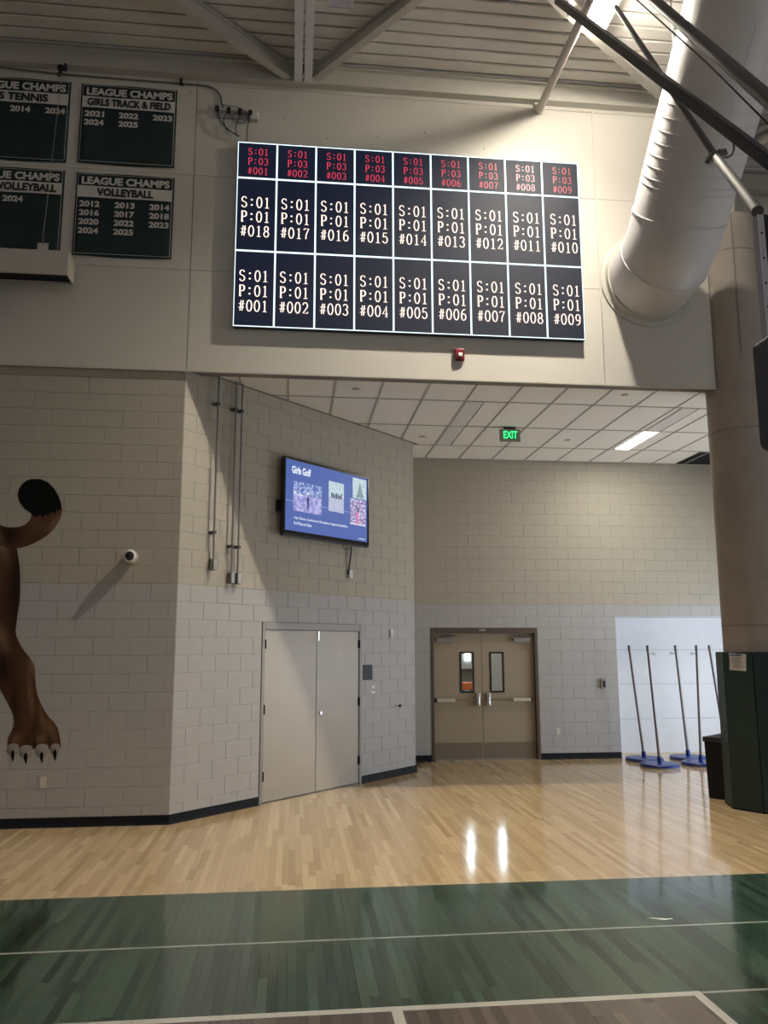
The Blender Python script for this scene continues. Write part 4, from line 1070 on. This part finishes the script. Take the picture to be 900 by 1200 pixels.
# ------------------------------------------------------------------ television
tv = thing('television', 'wall-mounted flat television showing a blue girls golf slide', 'television', on_wall_a(1.576, 3.392, .0), ANG)
TW, TH = 1.80, 1.035; TY = -.12
obj('bezel_back', MB().box(0, TW, TY+.004, TY+.055, 0, TH), M['black_plastic'], tv, bevel=.008)
fm = MB(); fb = .030
fm.box(0, TW, TY-.012, TY+.004, 0, .048); fm.box(0, TW, TY-.012, TY+.004, TH-fb, TH); fm.box(0, fb, TY-.012, TY+.004, .048, TH-fb); fm.box(TW-fb, TW, TY-.012, TY+.004, .048, TH-fb)
obj('bezel', fm, mat('gloss_black_bezel', (.012,.012,.014), .2), tv, bevel=.003)
obj('speaker_bar', MB().box(.0, TW, TY-.005, TY+.05, -.028, -.002), M['black_plastic'], tv, bevel=.004)
m = MB(); m.box(.10, .16, TY+.055, -.001, .15, .85); m.box(1.64, 1.70, TY+.055, -.001, .15, .85); m.box(.16, 1.64, TY+.06, -.002, .62, .68); m.box(-.03, .10, -.04, -.01, .30, .45)
obj('wall_bracket', m, M['black_pipe'], tv)
scr = obj('screen', MB().box(fb, TW-fb, TY, TY+.003, .048, TH-fb), M['tv_bg'], tv)
U0, U1, V0, V1 = fb, TW-fb, TH-fb, .048
def uv(u, v): return (U0+(U1-U0)*u, V0+(V1-V0)*v)
def srect(m, u0, u1, v0, v1, y): a = uv(u0, v1); b = uv(u1, v0); m.add([(a[0],y,a[1]),(b[0],y,a[1]),(b[0],y,b[1]),(a[0],y,b[1])], [(0,1,2,3)]); return m
def emi_noise(name, cols, scale, strength=.85):
    m, N, L, P = new_mat(name); tc = N.new('ShaderNodeTexCoord'); n = N.new('ShaderNodeTexNoise'); n.inputs['Scale'].default_value = scale; n.inputs['Detail'].default_value = 3
    L.new(tc.outputs['Object'], n.inputs['Vector']); r = N.new('ShaderNodeValToRGB'); L.new(n.outputs['Fac'], r.inputs[0])
    e = r.color_ramp.elements; e[0].position = .38; e[0].color = (*cols[0], 1); e[1].position = .62; e[1].color = (*cols[-1], 1)
    for i, c in enumerate(cols[1:-1]): x_ = e.new(.38+.24*(i+1)/(len(cols)-1)); x_.color = (*c, 1)
    P.inputs['Base Color'].default_value = (0,0,0,1); L.new(r.outputs[0], P.inputs['Emission Color']); P.inputs['Emission Strength'].default_value = strength
    return m
ya = TY-.0010; yb = TY-.0016; yc2 = TY-.0022
m = srect(MB(), 0, .80, .578, .586, ya); obj('slide_rule', m, emis('slide_line', (.35,.5,.85), .8), scr)
m = MB(); a = uv(.07,.185); b = uv(.285,.075); put_text(m, 'Girls Golf', a[0], b[0], a[1], b[1], yb, .035); obj('slide_title', m, M['tv_white'], scr)
m = MB()
a = uv(.10,.835); b = uv(.745,.79); put_text(m, 'City Classic, Conference Champions, Regional Qualifiers,', a[0], b[0], a[1], b[1], yb, .012)
a = uv(.10,.905); b = uv(.30,.862); put_text(m, '3rd Place at State', a[0], b[0], a[1], b[1], yb, .012)
obj('slide_caption', m, M['tv_white'], scr)
leafy = emi_noise('picture_trees', [(.10,.16,.45),(.22,.32,.70),(.55,.62,.95)], 30)
fair = emi_noise('picture_fairway', [(.30,.28,.70),(.42,.42,.85),(.62,.62,.95)], 22)
sandm = emi_noise('picture_crowd', [(.35,.50,.60),(.60,.58,.85),(.75,.75,.90)], 60)
palem = emi_noise('picture_pale', [(.45,.60,.70),(.60,.75,.85),(.80,.92,.98)], 40)
warm = emi_noise('picture_warm', [(.30,.08,.25),(.35,.40,.75),(.85,.80,.90)], 35)
dkp = emis('picture_dark', (.03,.04,.16), .8); pink = emis('picture_pink', (.95,.16,.45), .9); pw = emis('picture_white', (.8,.8,.95), .9)
def fig(m, u, v, hgt, y):       # little standing golfer
    for du0, du1, dv0, dv1 in ((-.010,.010,.30,.62),(-.012,-.002,.62,1.0),(.003,.012,.62,1.0),(-.018,.004,.36,.46),(-.006,.007,.10,.27)):
        srect(m, u+du0, u+du1, v+dv0*hgt, v+dv1*hgt, y)
    return m
p = obj('slide_picture', srect(MB(), .09, .415, .29, .47, ya), leafy, scr)
p = obj('slide_picture', srect(MB(), .09, .415, .47, .71, ya), fair, scr)
obj('golfer_figure', fig(MB(), .255, .42, .24, yb), dkp, scr); obj('golfer_cap', srect(MB(), .240,.262,.425,.455,yc2), pw, scr)
obj('picture_flag', srect(srect(MB(), .095,.12,.43,.47,yb),.13,.20,.465,.485,yb), pw, scr)
obj('slide_picture', srect(MB(), .50, .69, .17, .40, ya), palem, scr); obj('slide_picture', srect(MB(), .50, .69, .40, .62, ya), sandm, scr)
g = MB()
for i in range(7): srect(g, .53+.02*i, .545+.02*i, .335+.012*(i%3), .41+.01*(i%2), yb)
obj('picture_group', g, dkp, scr)
obj('slide_picture', srect(MB(), .805, .988, .03, .345, ya), palem, scr)
g = MB(); a = [uv(.85,.33), uv(.90,.08), uv(.955,.33)]; g.add([(q[0], yb, q[1]) for q in a], [(0,1,2)]); obj('picture_tower', g, emis('picture_blue_grey', (.25,.38,.45), .8), scr)
obj('slide_picture', srect(MB(), .775, .982, .36, .76, ya), warm, scr)
obj('player_figure', fig(MB(), .872, .50, .26, yb), pink, scr); obj('player_hair', srect(MB(), .864,.882,.50,.55,yc2), dkp, scr)
obj('picture_baseline', srect(MB(), .775,.97,.735,.755,yb), pw, scr)
obj('slide_credit', srect(MB(), .88,.975,.955,.965,ya), M['tv_white'], scr)
# TV cable and its box
t = thing('television_power_box', 'small white power box with cord under the television', 'box', on_wall_a(3.075, 2.957), ANG)
obj('box', MB().box(-.036, .036, -.045, 0, -.06, .06), M['white'], t, bevel=.004)
obj('cord', MB().tube([(-.045,-.02,-.01),(-.03,-.03,.10),(-.025,-.05,.25),(-.02,-.06,.40)], .011, 8).tube([(-.03,-.03,-.02),(-.015,-.03,.15),(-.015,-.05,.40)], .005, 6), M['black_plastic'], t, smooth=True)
obj('cord_loop', MB().tube([(-.14+.055*cos(q)*1.3, -.06, .398+.055*sin(q)) for q in [pi*1.05*i/10+pi*.95 for i in range(11)]], .005, 6), M['black_plastic'], t, smooth=True)

# ------------------------------------------------------------------ exit sign
t = thing('exit_sign', 'green-lit exit sign hanging from the tiled ceiling', 'sign', (3.285, 11.90, ZC-.225))
obj('mount', MB().box(-.09, .09, -.03, .03, .20, .225), M['black_plastic'], t)
obj('face_plate', MB().box(-.16, .16, -.018, .018, 0, .195), M['exit_face'], t, bevel=.003)
obj('lettering', put_text(MB(), 'EXIT', -.105, .115, .045, .165, -.0205, .03), M['exit_green'], t)
obj('lamp_strip', MB().box(-.10, .11, -.0195, -.018, .035, .17), emis('dim_green', (.02,.30,.09), .35), t)

# the white scuff on the green border
tag(obj('paper_scrap', MB().add([(2.545,5.98,.0012),(2.60,5.99,.0012),(2.70,5.955,.0012),(2.735,5.965,.0012),(2.73,5.94,.0012),(2.66,5.93,.0012),(2.60,5.965,.0012)], [(0,1,2,3,4,5,6)]), M['white']), 'small white tape scrap lying on the green floor border', 'tape')
